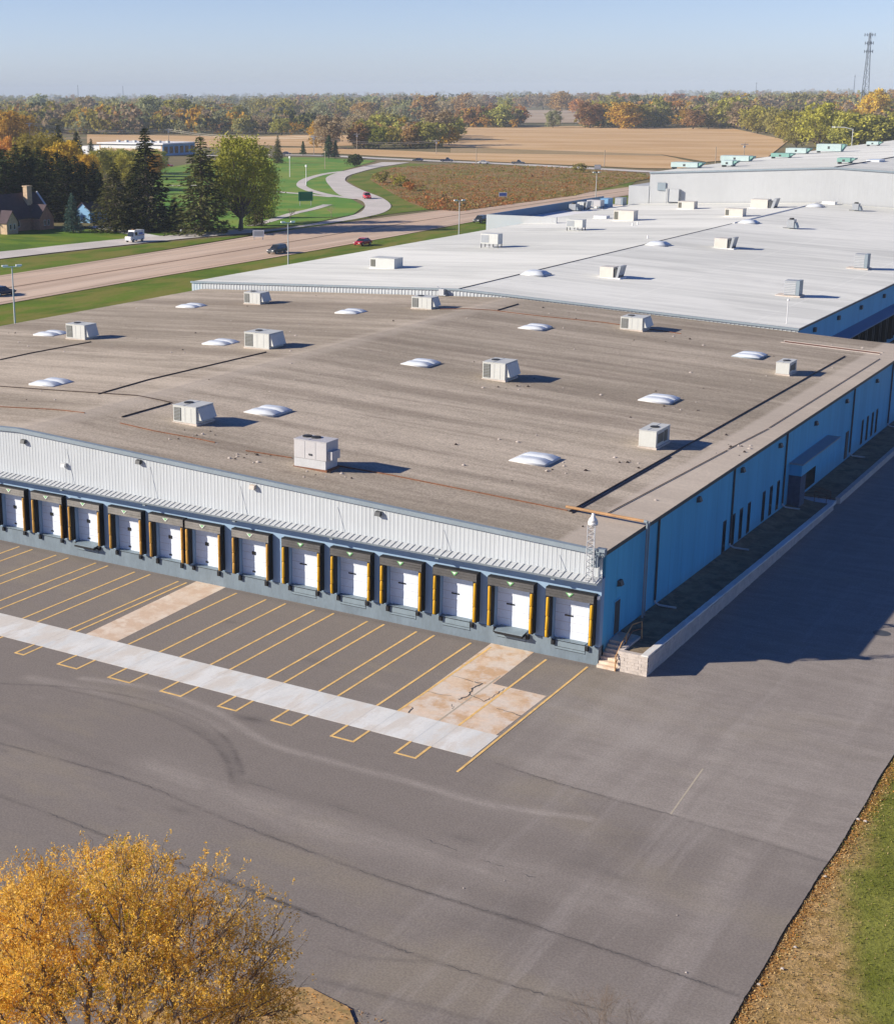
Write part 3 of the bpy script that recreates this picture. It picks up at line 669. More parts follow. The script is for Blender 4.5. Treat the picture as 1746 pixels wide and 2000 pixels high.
rpipe([(860, 604), (960, 606), (1060, 618), (1180, 630), (1330, 652)], .05, pipe_rust, 3); rpipe([(972, 606), (1012, 594)], .07, pipe_black)
m = MB(); a = atf(1105, 998, zig); P = [(a.x, a.y, zig(a.x)+.3), (.10, a.y, 7.72)]
m.tube(P, .10, 8, 0); m.tube([(.10, a.y, 7.72), (.32, a.y, 7.70)], .11, 8, 1); m.tube([(.32, a.y, 7.74), (.32, a.y, 1.2)], .07, 8, 1); m.tube([(.26, a.y+.55, 7.6), (.26, a.y+.55, 1.2)], .05, 8, 1)
m.build('drop_pipe', [pipe_orange, trim_grey], wh)
m = MB()
m.hexa([(-12.0, 80.6, 7.4), (-2.0, 80.6, 7.2), (-2.0, 81.4, 7.2), (-12.0, 81.4, 7.4), (-12.0, 80.6, zig(-12)+.02), (-2.0, 80.6, zig(-2)+.02), (-2.0, 81.4, zig(-2)+.02), (-12.0, 81.4, zig(-12)+.02)], 0)
for yy in (80.35, 81.65): m.hexa([(-12.2, yy-.12, 7.4), (-1.8, yy-.12, 7.2), (-1.8, yy+.12, 7.2), (-12.2, yy+.12, 7.4), (-12.2, yy-.12, zig(-12)+.05), (-1.8, yy-.12, zig(-2)+.05), (-1.8, yy+.12, zig(-2)+.05), (-12.2, yy+.12, zig(-12)+.05)], 1)
m.build('roof_trough', [pipe_rust, wood_block], roof)
# east side: windows, doors, downspouts, lights
def zbed(y): return 1.22-.0112*y
for y in (24.05, 26.2, 28.1, 30.1, 34.0, 36.0, 38.0, 66.7, 68.8, 70.9, 72.7):
    m = MB(); m.box(.001, .035, y-.36, y+.36, .95 if y < 50 else .75, 3.42 if y < 50 else 3.2, 1); m.box(.036, .045, y-.28, y+.28, 1.05 if y < 50 else .85, 3.34 if y < 50 else 3.12, 0)
    m.build('window', [dark_glass, dark_steel], wh)
for y, z0_, z1_ in ((2.65, 1.25, 3.55), (60.6, .6, 3.2)):
    m = MB(); m.box(.001, .05, y-.5, y+.5, z0_, z1_); d = m.build('door', shade_blue_wall if y < 10 else dark_steel, wh)
    f = MB(); f.box(.051, .07, y-.42, y+.42, z0_+.05, z1_-.08); f.build('door_leaf', dark_steel, d)
for y in (9.45, 25.45, 39.4, 61.9, 78.0):
    m = MB(); zb = zbed(y)+.15; m.tube([(.09, y, 7.15), (.09, y, zb+.25)], .075, 7, 0); m.tube([(.09, y, zb+.7), (.09, y, zb+.1), (.4, y, zb-.05), (1.5, y+.2, zb-.1)], .07, 7, 1)
    m.build('downspout', [dark_steel, galv], wh)
for y, z in ((2.8, 4.6), (17.4, 6.62), (27.4, 6.6), (37.4, 6.5), (48.3, 6.3), (59.0, 6.4), (71, 6.35)):
    m = MB(); m.hexa([(.001, y-.25, z-.18), (.30, y-.22, z-.12), (.30, y+.22, z-.12), (.001, y+.25, z-.18), (.001, y-.25, z+.2), (.18, y-.22, z+.2), (.18, y+.22, z+.2), (.001, y+.25, z+.2)])
    m.build('wall_light', dark_steel, wh)
for px, mt in (((47, 862), dark_steel), ((126, 908), galv), ((272, 902), dark_steel), ((495, 951), wood_block), ((740, 1003), dark_steel)):
    d = ray(*px); t_ = (-.1-CAM[1])/d[1]; p = CAM+t_*d; m = MB(); X_, Z_ = p[0], p[2]
    m.hexa([(X_-.2, -.081, Z_-.15), (X_+.2, -.081, Z_-.15), (X_+.2, -.38, Z_-.12), (X_-.2, -.38, Z_-.12), (X_-.2, -.081, Z_+.18), (X_+.2, -.081, Z_+.18), (X_+.2, -.30, Z_+.14), (X_-.2, -.30, Z_+.14)][::1])
    m.build('wall_light', mt, wh)
m = MB(); m.box(-.16, -.04, -.30, -.06, 4.35, 4.55); m.build('wall_light', plastic_white, wh)
# entrance: shallow canopy on a stone pier
m = MB(); m.box(.002, 1.05, 41.0, 53.0, 3.25, 4.2); cn = m.build('entry_canopy', shade_blue_wall, wh)
m = MB(); m.box(.0, 1.15, 40.9, 53.1, 4.2, 4.32); m.build('canopy_cap', trim_grey, cn)
m = MB(); m.box(.002, 1.02, 41.02, 42.6, .2, 3.245); m.build('stone_pier', dark_brick, cn)
m = MB(); m.box(.002, .06, 44.2, 49.6, .7, 3.2); m.build('entry_glass', dark_glass, wh)

# ---------------------------------------------------------------- planter, steps, mast at the corner
pt = empty('planter_wall', (3.0, 0, 0), 0, 'pale block retaining wall beside the steps along the shaded side wall', 'retaining wall')
def wallseg(m, y0, y1, z0_, z1_, x0, x1): m.hexa([(x0, y0, -.2), (x1, y0, -.2), (x1, y1, -.2), (x0, y1, -.2), (x0, y0, z0_), (x1, y0, z0_), (x1, y1, z1_), (x0, y1, z1_)])
m = MB(); wallseg(m, -.14, 44.0, 1.30, .50, -.15, .14); m.box(-1.70, -.15, -.14, .15, -.2, 1.30); m.box(-1.72, -1.42, .15, 2.9, -.2, 1.32); m.box(-2.95, -1.72, 3.3, 3.6, -.2, 1.12)
for c_ in range(7):                                        # courses of split-face blocks
    z0_ = -.02+c_*.19; y = -.2+(c_ % 2)*.22
    while y < 43.5:
        if z0_+.185 < 1.32-.0182*y: q_ = random.uniform(-.014, .014); m.box(.141, .205+q_, y, y+.435, z0_, z0_+.18)
        y += .445
    x = -1.70+(c_ % 2)*.2
    while x < .1 and c_ < 7: q_ = random.uniform(-.014, .014); m.box(x, min(x+.435, .2), -.205+q_, -.141, z0_, z0_+.18); x += .445
m.build('block_wall', stone_block, pt)
m = MB(); m.hexa([(-1.42, .15, -.2), (-.15, .15, -.2), (-.15, 44, -.2), (-1.42, 44, -.2), (-1.42, .15, 1.2), (-.15, .15, 1.2), (-.15, 44, .45), (-1.42, 44, .45)]); m.hexa([(-2.98, 3.6, -.2), (-1.42, 2.9, -.2), (-1.42, 44, -.2), (-2.98, 44, -.2), (-2.98, 3.6, 1.2), (-1.42, 2.9, 1.18), (-1.42, 44, .45), (-2.98, 44, .68)]); m.build('planting_bed', bed_mat, pt)
cap = MB()
for k in range(29): cap.box(-.2, .24, -.24+k*1.52, -.24+k*1.52+1.48, 1.32-k*.0276-.06, 1.36-k*.0276)
cap.build('coping', concrete, pt)
p2 = empty('planter_wall', (3.0, 46, 0), 0, 'low far retaining wall beyond the entrance walk, along the shaded side wall', 'retaining wall')
m = MB(); m.box(-.2, .2, 0, 70, -.2, .55); m.build('block_wall', stone_block, p2)
m = MB(); m.box(-2.98, -.2, 0, 70, -.2, .42); m.build('planting_bed', bed_mat, p2)
m = MB(); m.box(-2.9, -.1, -1.9, -.02, -.2, .3); m.build('entrance_walk', concrete, p2)
er = empty('entrance_railing', (2.3, 44.8, .3), 0, 'thin metal handrail by the shaded building entrance', 'handrail')
m = MB()
for y in (0, 1.3): m.tube([(-.9, y-.3, 0), (-.9, y-.3, .95), (.1, y-.3, .75), (.1, y-.3, -.2)], .03, 6)
m.build('rail', pipe_rust, er)
st = empty('entry_steps', (.65, 1.0, 0), 0, 'concrete steps down from the corner side door to the yard', 'steps')
m = MB()
for k in range(7): m.box(-.62, .62, -1.35+k*.33, 2.3, k*.17, (k+1)*.17)
m.build('tread', concrete_tan, st)
hr = empty('handrail', (1.3, .2, 0), 0, 'yellow bent pipe handrail beside the corner steps', 'handrail')
m = MB(); m.tube([(-.06, -.55, 0), (-.06, -.55, .95), (-.05, .35, 1.55), (.0, 1.9, 2.3), (.35, 2.6, 2.35), (.38, 2.65, 1.2)], .045, 7, 0)
m.tube([(-.06, -.5, .5), (-.05, .4, 1.1), (.0, 1.9, 1.85), (.36, 2.6, 1.9)], .035, 6, 1); m.tube([(-.02, 1.0, 1.1), (-.02, 1.0, 1.85)], .04, 6, 0); m.build('rail', [pipe_orange, pipe_rust], hr)
ms = empty('lattice_mast', (-.55, -.55, 5.6), 0, 'white lattice mast with a round cap at the dock corner', 'mast')
m = MB()
for a, b in ((-.24, -.2), (.24, -.2), (0, .24)): m.tube([(a, b, 0), (a, b, 3.55)], .028, 5)
for k in range(9):
    z = .1+k*.4
    for (a, b), (c, d) in (((-.24, -.2), (.24, -.2)), ((.24, -.2), (0, .24)), ((0, .24), (-.24, -.2))): m.tube([(a, b, z), (c, d, z+.38)], .018, 4); m.tube([(a, b, z), (c, d, z)], .018, 4)
m.build('lattice', galv, ms)
m = MB(); m.cyl((0, 0, 3.55), (0, 0, 3.75), .3, .3, 12); m.tube([(0, 0, 3.75), (0, 0, 3.9), (0, 0, 4.05), (0, 0, 4.25)], [.3, .24, .12, .10], 12); m.build('cap', plastic_white, ms, smooth=True)
m = MB(); m.box(.05, .45, -.1, .3, .9, 1.6); m.tube([(.2, .1, 1.2), (.75, .2, 1.6), (.75, .2, 2.0)], .05, 6); m.box(.3, .85, -.05, .35, 1.9, 2.1); m.build('bracket_box', trim_grey, ms)

# ---------------------------------------------------------------- grey warehouse, annex, tall warehouse
gw = empty('grey_warehouse', (0, 0, 0), 0, 'grey-roofed warehouse standing behind the brown-roofed one', 'warehouse')
GXA, GXB, GY0, GY1 = -98.2, -12.5, 88.25, 263.0
m = MB()
for a, b in ((GXA-.1, -55.5), (-55.5, GXB+.1)): m.face([(a, GY0-.1, zgr(a)), (b, GY0-.1, zgr(b)), (b, GY1, zgr(b)), (a, GY1, zgr(a))])
groof = m.build('roof', roof_grey, gw)
m = MB(); x = GXA
while x < GXB-.02:
    pr_ = [(x, 0), (x+.22, 0), (x+.26, -.05), (x+.40, -.05), (x+.44, 0), (x+.5, 0)]
    for (a, da), (b, db) in zip(pr_[:-1], pr_[1:]):
        a2, b2 = min(a, GXB), min(b, GXB); m.face([(a2, GY0+da, 5.5), (b2, GY0+db, 5.5), (b2, GY0+db, zgr(b2)-.05), (a2, GY0+da, zgr(a2)-.05)])
    x += .5
m.build('front_wall', white_siding, gw)
m = MB()
for a, b in ((GXA-.12, -55.5), (-55.5, GXB+.12)):
    za, zb = zgr(a), zgr(b); m.hexa([(a, GY0-.2, za-.16), (b, GY0-.2, zb-.16), (b, GY0+.1, zb-.16), (a, GY0+.1, za-.16), (a, GY0-.2, za+.07), (b, GY0-.2, zb+.07), (b, GY0+.1, zb+.07), (a, GY0+.1, za+.07)])
m.build('flashing', trim_grey, gw)
m = MB(); m.box(GXB-.3, GXB, GY0+.02, GY1, -.2, zgr(GXB)-.02); m.build('side_wall', shade_blue_wall, gw)
m = MB(); m.box(GXA, GXA+.3, GY0+.02, GY1, -.2, zgr(GXA)-.02); m.build('side_wall', shade_blue_wall, gw)
m = MB(); m.box(GXB+.005, GXB+.12, GY0, GY1, zgr(GXB)-.2, zgr(GXB)+.02); m.build('gutter', dark_steel, gw)
m = MB(); m.hexa([(GXB+.005, 89, 5.1), (GXB+1.6, 89, 4.75), (GXB+1.6, 262, 4.75), (GXB+.005, 262, 5.1), (GXB+.005, 89, 5.3), (GXB+1.6, 89, 4.9), (GXB+1.6, 262, 4.9), (GXB+.005, 262, 5.3)]); m.build('awning', shade_blue, gw)
for k in range(22):
    y = 98+4.0*k; m = MB(); m.box(GXB+.002, GXB+.05, y-1.5, y+1.5, .6, 4.3, 0); d = m.build('dock_door', dark_glass, gw)
    m = MB(); m.box(GXB+.06, GXB+.5, y-1.7, y-1.35, .6, 4.4); m.box(GXB+.06, GXB+.5, y+1.35, y+1.7, .6, 4.4); m.box(GXB+.06, GXB+.5, y-1.7, y+1.7, 4.4, 4.75); m.build('dock_seal', rubber, d)
    m = MB(); m.box(GXB+.01, GXB+.12, y+1.78, y+2.22, .4, 4.6); m.build('pier', dock_paint, gw)
for y, z in ((95, 7.3), (106, 7.3), (117.4, 7.2), (130.3, 7.2), (142, 7.2)):
    m = MB(); m.box(GXB+.002, GXB+.3, y-.3, y+.3, z-.25, z+.25); m.build('wall_light', dark_steel, gw)
m = MB(); P = [(-55.5, GY0, zgr(-55.5)+.05), (-55.5, 200, zgr(-55.5)+.03)]; m.tube(P, .045, 6); m.build('ridge_cable', pipe_black, groof)
m = MB(); m.tube([(-55.4, 201, zgr(-55.5)+.05), (-55.4, 262, zgr(-55.5)+.05)], .12, 6); m.build('ridge_cable', plastic_white, groof)
m = MB(); m.tube([(-14.6, 91, 8.3), (-14.6, 91, 11.0)], .05, 6); m.cyl((-14.6, 91, 11.0), (-14.6, 91, 11.2), .14, .1, 8); m.build('vent_pipe', plastic_white, groof)
m = MB(); m.box(-58.2, -56.9, GY0-.9, GY0-.25, 9.1, 9.2); m.tube([(-58.2, GY0-.6, 9.0), (-58.2, GY0-.6, 10.2), (-57, GY0-.5, 9.4)], .05, 5); m.box(-57.9, -57.2, GY0-.8, GY0-.3, 9.2, 9.9); m.build('roof_ladder', galv, gw)
for px in ((1046, 536), (1285, 478), (1462, 435), (1592, 403)):
    p = atf(*px, zgr); m = MB(); z = zgr(p.x); m.box(p.x-1.7, p.x+1.7, p.y-1.6, p.y+1.6, z-.1, z+.14, 1); dome(m, p.x-1.6, p.x+1.6, p.y-1.5, p.y+1.5, z+.141, .5, 0)
    m.build('skylight', [dome_white, galv], groof, smooth=True)
for px in ((1175, 426), (1160, 404), (1620, 398)):
    p = atf(*px, zgr); m = MB(); z = zgr(p.x); m.box(p.x-1.4, p.x+1.4, p.y-1, p.y+1, z-.1, z+.6); m.build('roof_hatch', plastic_white, groof, bevel=.04)
for px in ((1235, 440), (1245, 438), (1300, 392), (1265, 465), (1405, 468)):
    p = atf(*px, zgr); m = MB(); z = zgr(p.x); m.cyl((p.x, p.y, z-.1), (p.x, p.y, z+.5), .14, .14, 8); m.build('vent_pipe', plastic_white, groof)

an = empty('annex_building', (0, 0, 0), 0, 'low white-walled annex with parapet between grey roof and highway', 'building')
m = MB(); m.box(-106.2, -98.7, 200.2, 262.5, -.2, 8.0); m.build('roof', roof_pale, an)
m = MB(); m.box(-106.6, -91.0, 199.8, 200.15, -.2, 9.75); m.build('front_wall', pale_wall, an)
m = MB(); m.box(-106.6, -106.25, 200.2, 262.5, -.2, 9.75); m.build('parapet', shade_blue, an)

tw = empty('tall_warehouse', (0, 0, 0), 0, 'tall white-walled warehouse rising at the far end of the grey roof', 'warehouse')
TX0, TX1, TY0, TY1 = -95.3, -11.0, 263.3, 640.0
m = MB()
for a, b in ((TX0-.1, -53.2), (-53.2, TX1+.1)): m.face([(a, TY0-.2, zbg(a)), (b, TY0-.2, zbg(b)), (b, TY1, zbg(b)), (a, TY1, zbg(a))])
troof = m.build('roof', roof_grey, tw)
m = MB(); x = TX0
while x < TX1-.02:
    pr_ = [(x, 0), (x+.30, 0), (x+.35, -.035), (x+.55, -.035), (x+.6, 0), (x+1.0, 0)]
    for (a, da), (b, db) in zip(pr_[:-1], pr_[1:]):
        a2, b2 = min(a, TX1), min(b, TX1); m.face([(a2, TY0+da*.15, -.2), (b2, TY0+db*.15, -.2), (b2, TY0+db*.15, zbg(b2)-.05), (a2, TY0+da*.15, zbg(a2)-.05)])
    x += 1.0
m.build('front_wall', pale_wall, tw)
m = MB(); m.box(TX0, TX0+.3, TY0+.02, TY1, -.2, zbg(TX0)-.03); m.build('side_wall', white_siding, tw)
m = MB(); m.box(TX1-.3, TX1, TY0+.02, TY1, -.2, zbg(TX1)-.03); m.build('side_wall', white_siding, tw)
m = MB()
for a, b in ((TX0-.12, -53.2), (-53.2, TX1+.12)):
    za, zb = zbg(a), zbg(b); m.hexa([(a, TY0-.3, za-.25), (b, TY0-.3, zb-.25), (b, TY0+.1, zb-.25), (a, TY0+.1, za-.25), (a, TY0-.3, za+.1), (b, TY0-.3, zb+.1), (b, TY0+.1, zb+.1), (a, TY0+.1, za+.1)])
m.build('flashing', trim_grey, tw)
m = MB(); m.box(-100.4, -95.35, 263.2, 300, -.2, 12.4); m.build('side_block', pale_wall, tw)
m = MB(); m.box(-93.3, -91.3, 263.0, 263.25, 11.5, 13.3); m.build('louver', trim_grey, tw)
m = MB(); m.box(-91.0, -87.8, 262.3, 263.2, 9.0, 11.9); m.tube([(-90.6, 262, 8.6), (-90.6, 262, 12.2)], .1, 6); m.build('wall_duct', pale_wall, tw)
m = MB(); m.tube([(-53.2, TY0, 17.68), (-53.2, 600, 17.68)], .09, 6); m.build('ridge_cable', pipe_black, troof)
m = MB(); p = atf(1710, 314, zbg); m.box(p.x-1.5, p.x+1.5, p.y-3, p.y+3, zbg(p.x)-.1, zbg(p.x)+.4); m.build('skylight', dome_white, troof)

# ---------------------------------------------------------------- machines on the roofs
def unit(name, zf, left, right, top, depth, mat, label, group, style='pack', dz=0.0):
    a, b = atf(*left, zf), atf(*right, zf); wd = max(1.2, b.x-a.x); z = min(zf(a.x), zf(b.x))
    lo, hi = 0.3, 6.0                        # height that brings the top corner to its row in the photo
    for _ in range(40):
        mm = (lo+hi)/2; q = np.array((b.x, b.y, zf(b.x)+mm))-CAM; yy = CY_-F_*float(q@UP)/float(q@fw)
        lo, hi = (mm, hi) if yy > top else (lo, mm)
    h = lo+zf(b.x)-z
    o = empty(name, (b.x-wd/2, b.y, z), 0, label, 'roof unit', group); hw_ = wd/2
    m = MB(); b0 = .16
    if style in ('pack', 'low', 'big'):
        m.box(-hw_-.06, hw_+.06, -.05, depth+.06, -.12, b0, 0); m.build('curb', wood_block if style != 'big' else pipe_rust, o)
        b1 = b0
        if style == 'big':
            m = MB(); m.box(-hw_, hw_-.08, .02, depth, b0, b0+.62); m.build('base_frame', galv, o); b1 = b0+.63
        m = MB(); m.box(-hw_, hw_, 0, depth, b1, h); m.build('cabinet', mat, o, bevel=.03)
        m = MB(); m.box(-hw_-.02, hw_+.02, -.03, depth+.02, h-.001, h+.05); m.box(-hw_*.15, -hw_*.15+.05, -.02, depth, h+.05, h+.07); m.build('lid', mat, o)
        if style == 'pack':
            m = MB(); m.box(-hw_+.10, -hw_+wd*.34, -.035, -.002, b1+.14, h-.12, 0)
            for k in range(9): zz = b1+.2+k*(h-b1-.4)/8; m.box(-hw_+.12, -hw_+wd*.33, -.05, -.036, zz, zz+.03, 1)
            m.build('grille', [grille_dark, ac_grey], o)
            m = MB(); m.hexa([(hw_+.002, .15, b1+.30), (hw_+.42, .15, b1+.30), (hw_+.42, depth-.1, b1+.30), (hw_+.002, depth-.1, b1+.30), (hw_+.002, .15, h-.08), (hw_+.06, .15, h-.08), (hw_+.06, depth-.1, h-.08), (hw_+.002, depth-.1, h-.08)]); m.build('hood', mat, o)
            m = MB(); m.cyl((-hw_*.45, depth*.55, h+.05), (-hw_*.45, depth*.55, h+.10), .40, .40, 16); m.build('fan', fan_black, o)
            for f in (.52, .78): m = MB(); m.box(-hw_+wd*f, -hw_+wd*f+.015, -.012, -.001, b1+.1, h-.1); m.build('panel_joint', ac_grey, o)
        elif style == 'big':
            for fx in (-.55, .0): m = MB(); m.cyl((fx*hw_-.1, depth*.62, h+.05), (fx*hw_-.1, depth*.62, h+.13), .36, .36, 16); m.build('fan', fan_black, o)
            for f in (.33, .66): m = MB(); m.box(-hw_+wd*f, -hw_+wd*f+.02, -.012, -.001, b1+.05, h-.05); m.build('panel_joint', ac_grey, o)
            m = MB(); m.box(hw_+.002, hw_+.35, .2, depth*.8, b1+.1, h*.7); m.build('hood', mat, o)
            m = MB(); m.box(-.1, .15, -.06, -.002, b1+.30, b1+.42); m.build('handle', dark_steel, o)
        else:
            m = MB(); m.cyl((0, depth*.5, h+.05), (0, depth*.5, h+.10), .36, .36, 16); m.build('fan', fan_black, o)
            m = MB(); m.box(hw_+.002, hw_+.03, .3, depth*.5, b1+.3, h-.25); m.box(hw_+.002, hw_+.03, depth*.56, depth*.8, b1+.2, h-.2); m.build('grille', grille_dark, o)
    elif style == 'white':
        m.box(-hw_-.1, hw_+.1, -.1, depth+.1, -.2, b0); m.build('curb', plastic_white, o)
        m = MB(); m.box(-hw_, hw_, 0, depth, b0, h); m.build('cabinet', mat, o, bevel=.03)
        m = MB(); m.box(-hw_+.12, -hw_+wd*.22, -.03, -.002, b0+.2, h-.2); m.build('grille', grille_dark, o)
        m = MB(); m.box(-hw_-.03, hw_+.03, -.03, depth+.03, h, h+.06); m.build('lid', mat, o)
    elif style == 'legs':
        for sx in (-hw_+.1, 0, hw_-.1):
            for sy in (.15, depth-.15): m = MB(); m.box(sx-.06, sx+.06, sy-.06, sy+.06, -.2, h*.3); m.build('leg', dark_steel, o)
        m = MB(); m.box(-hw_, hw_, 0, depth, h*.3, h); m.build('cabinet', mat, o, bevel=.03)
        m = MB(); m.box(-hw_+.1, -hw_*.05, -.03, -.002, h*.4, h*.9); m.build('grille', ac_grey, o)
        m = MB(); m.tube([(-hw_*.3, -.2, h*.1), (hw_*.6, -.3, h*.1), (hw_*.6, -.3, -.1)], .06, 5); m.build('pipe', galv, o)
    elif style == 'hood':
        m.box(-hw_-.25, hw_+.1, -.15, depth+.15, -.2, b0); m.build('curb', plastic_white, o)
        m = MB(); m.box(-hw_, hw_*.35, 0, depth, b0, h*.9); m.build('cabinet', mat, o, bevel=.04)
        m = MB(); m.box(hw_*.36, hw_*.85, .15, depth-.1, b0, h*.75); m.build('fan_box', dark_steel, o)
        m = MB(); m.hexa([(hw_*.6, .05, b0), (hw_*.8, .05, b0), (hw_*.8, depth, b0), (hw_*.6, depth, b0), (hw_*.8, .05, h), (hw_+.1, .05, h), (hw_+.1, depth, h), (hw_*.8, depth, h)]); m.build('hood', ac_grey, o)
    elif style == 'louver':
        m.box(-hw_-1.0, hw_+.2, -.3, depth+.3, .05, .22); m.build('platform', wood_block, o)
        m = MB(); m.box(-hw_, hw_*.55, 0, depth, .25, h); m.build('cabinet', ac_grey, o, bevel=.03)
        m = MB()
        for k in range(7): m.box(-hw_+.1, hw_*.5, -.05, -.002, .4+k*(h-.6)/7, .4+k*(h-.6)/7+.10)
        m.build('louver', galv, o)
        m = MB(); m.box(hw_*.56, hw_, -.1, depth+.05, .25, h+.04); m.build('duct', trim_grey, o)
    elif style == 'cooler':
        m.tube([(-hw_, 0, .2), (hw_, .1, .2)], .06, 5); m.build('pipe', dark_steel, o)
        m = MB(); m.box(-.35, hw_, 0, depth, .2, h*.85); m.build('cabinet', ac_grey, o, bevel=.03)
        m = MB(); m.cyl((.3, depth*.5, h*.85), (.3, depth*.5, h), .45, .4, 12); m.build('fan', fan_black, o)
        m = MB(); m.hexa([(hw_+.01, .1, .2), (hw_+.6, .1, .2), (hw_+.6, depth, .2), (hw_+.01, depth, .2), (hw_+.01, .1, h*.4), (hw_+.2, .1, h*.6), (hw_+.2, depth, h*.6), (hw_+.01, depth, h*.4)]); m.build('hood', trim_grey, o)
    elif style == 'long':
        m.box(-hw_, hw_, 0, depth, .5, h); m.build('cabinet', mat, o, bevel=.05)
        m = MB(); m.hexa([(hw_+.01, .2, .7), (hw_+.9, .2, h*.75), (hw_+.9, depth-.2, h*.75), (hw_+.01, depth-.2, .7), (hw_+.01, .2, h-.1), (hw_+1.0, .2, h-.05), (hw_+1.0, depth-.2, h-.05), (hw_+.01, depth-.2, h-.1)]); m.build('hood', ac_green, o)
        for sx in (-hw_+.3, hw_-.3): m = MB(); m.box(sx-.15, sx+.15, .2, depth-.2, -.3, .5); m.build('leg', dark_steel, o)
        m = MB(); m.box(-.3, .3, -.03, -.002, h*.45, h*.75); m.build('grille', dark_steel, o)
    return o
BR = 'packaged units on the brown roof'
for l, r, t, d, mt, st_, lb in [
    ((332, 826), (383.5, 832.7), 797, 2.3, ac_white, 'pack', 'white roof unit with grey grille beside the skylight nearest the front ridge'),
    ((481, 679), (525.6, 682.5), 653, 2.6, ac_white, 'pack', 'white roof unit with dark grille, end of the block-carried pipe line'),
    ((129.6, 662), (166, 664), 636, 2.0, ac_white, 'pack', 'leftmost white roof unit, half covering a skylight'),
    ((476.6, 593.7), (508, 594.8), 573, 2.1, ac_white, 'pack', 'small white roof unit below the left end of the grey building'),
    ((802.5, 603.3), (842.3, 604.4), 582, 1.8, ac_white, 'pack', 'white roof unit right against the grey building wall at its ridge'),
    ((935.7, 741.8), (986, 746.4), 711, 2.6, ac_white, 'pack', 'white roof unit alone in the middle of the brown roof'),
    ((1208, 643.6), (1254, 648), 622, 2.5, ac_white, 'pack', 'white roof unit by the red pipe below the grey building wall'),
    ((1511.8, 732.4), (1540.8, 734.7), 710, 2.5, ac_white, 'low', 'narrow white roof unit by the skylight near the far right roof edge'),
    ((1245, 874), (1280.7, 879), 844, 3.0, ac_white, 'low', 'narrow white roof unit beside the black pipe run near the front right'),
    ((568.7, 912.4), (637.5, 923), 866, 1.6, ac_mauve, 'big', 'tall pale two-fan roof unit on a metal frame near the front eave')]:
    unit('rooftop_unit', zig, l, r, t, d, mt, lb, BR, st_)
GRP = 'machines on the grey roof'
for l, r, t, d, mt, st_, lb in [
    ((738, 521), (770, 525), 506, 2.6, ac_white, 'white', 'white roof unit nearest the left front of the grey roof'),
    ((946, 482), (972, 484), 457, 1.8, ac_white, 'legs', 'pale roof unit on legs, nearer of two along the left grey eave'),
    ((1115, 448), (1137, 450), 429, 1.8, ac_white, 'legs', 'pale roof unit on legs close to the low annex front wall'),
    ((1213, 428), (1237, 431), 412, 2.4, ac_beige, 'white', 'beige roof unit beside the annex machines on the grey roof'),
    ((1329, 407), (1355, 408), 394, 2.4, ac_beige, 'white', 'beige roof unit below the left end of the tall white wall'),
    ((1424, 421), (1450, 423), 408, 2.4, ac_beige, 'white', 'beige roof unit beside the far end of the ridge line'),
    ((1484, 402), (1515, 406), 388, 2.8, ac_beige, 'hood', 'beige hooded roof unit against the tall white wall'),
    ((1174, 540), (1210, 545), 520, 2.2, ac_beige, 'hood', 'beige roof unit with dark hood, nearest the viewer on the grey roof'),
    ((1396, 483), (1432, 487), 464, 2.2, ac_beige, 'hood', 'beige roof unit with dark hood, halfway up the grey roof'),
    ((1532, 577), (1560, 581), 549, 1.6, ac_grey, 'louver', 'grey louvred cooler on a platform near the grey roof corner'),
    ((1668, 524), (1693, 527), 497, 1.6, ac_grey, 'louver', 'grey louvred cooler on a platform at the right picture edge'),
    ((1530, 445), (1550, 447), 426, 1.6, ac_grey, 'cooler', 'small grey fan cooler right of the ridge skylights'),
    ((1660, 410), (1676, 412), 395, 1.6, ac_grey, 'cooler', 'small grey fan cooler in front of the tall white wall at right')]:
    unit('rooftop_unit', zgr, l, r, t, d, mt, lb, GRP, st_)
zan = lambda x: 8.0
for l, r, t, d, mt, st_, lb in [((1104, 411), (1124, 412), 396, 2.2, ac_grey, 'cooler', 'grey cooler, nearest machine on the low annex roof'),
    ((1128, 410), (1146, 411), 393, 2.4, ac_white, 'hood', 'white hooded unit in the middle of the annex roof'),
    ((1151, 406), (1172, 408), 391, 2.4, ac_mauve, 'legs', 'lilac-grey unit on legs on the annex roof'),
    ((1174, 405), (1187, 406), 388, 3.0, siding_shade_blue, 'white', 'blue-sided unit near the far end of the annex roof'),
    ((1203, 401), (1216, 402), 386, 2.4, ac_grey, 'louver', 'grey louvred unit beside the tall warehouse block')]:
    unit('rooftop_unit', zan, l, r, t, d, mt, lb, 'machines on the annex roof', st_)
for l, r, t, d, mt, lb in [((1328, 327), (1362, 328), 317, 3.5, ac_teal, 'pale teal unit at the left front corner of the tall roof'),
    ((1412, 325), (1430, 325), 313, 3.2, ac_teal, 'short teal unit with dark end, second on the tall roof'),
    ((1426, 314), (1462, 315), 304, 3.5, ac_teal, 'long pale teal unit behind the short one'), ((1520, 307), (1541, 308), 299, 3.2, ac_green, 'green unit on the left eave of the tall roof'),
    ((1543, 300), (1574, 300), 289, 3.5, ac_teal, 'long pale teal unit past the green one'), ((1612, 295), (1642, 296), 281, 3.5, ac_teal, 'largest teal unit far along the tall roof'),
    ((1638, 319), (1660, 319), 308, 3.2, ac_green, 'green unit beside the tall roof ridge line'), ((1697, 284), (1715, 284), 276, 3.4, ac_teal, 'farthest teal unit on the tall roof')]:
    unit('rooftop_unit', zbg, l, r, t, d, mt, lb, 'teal units on the tall roof', 'long')
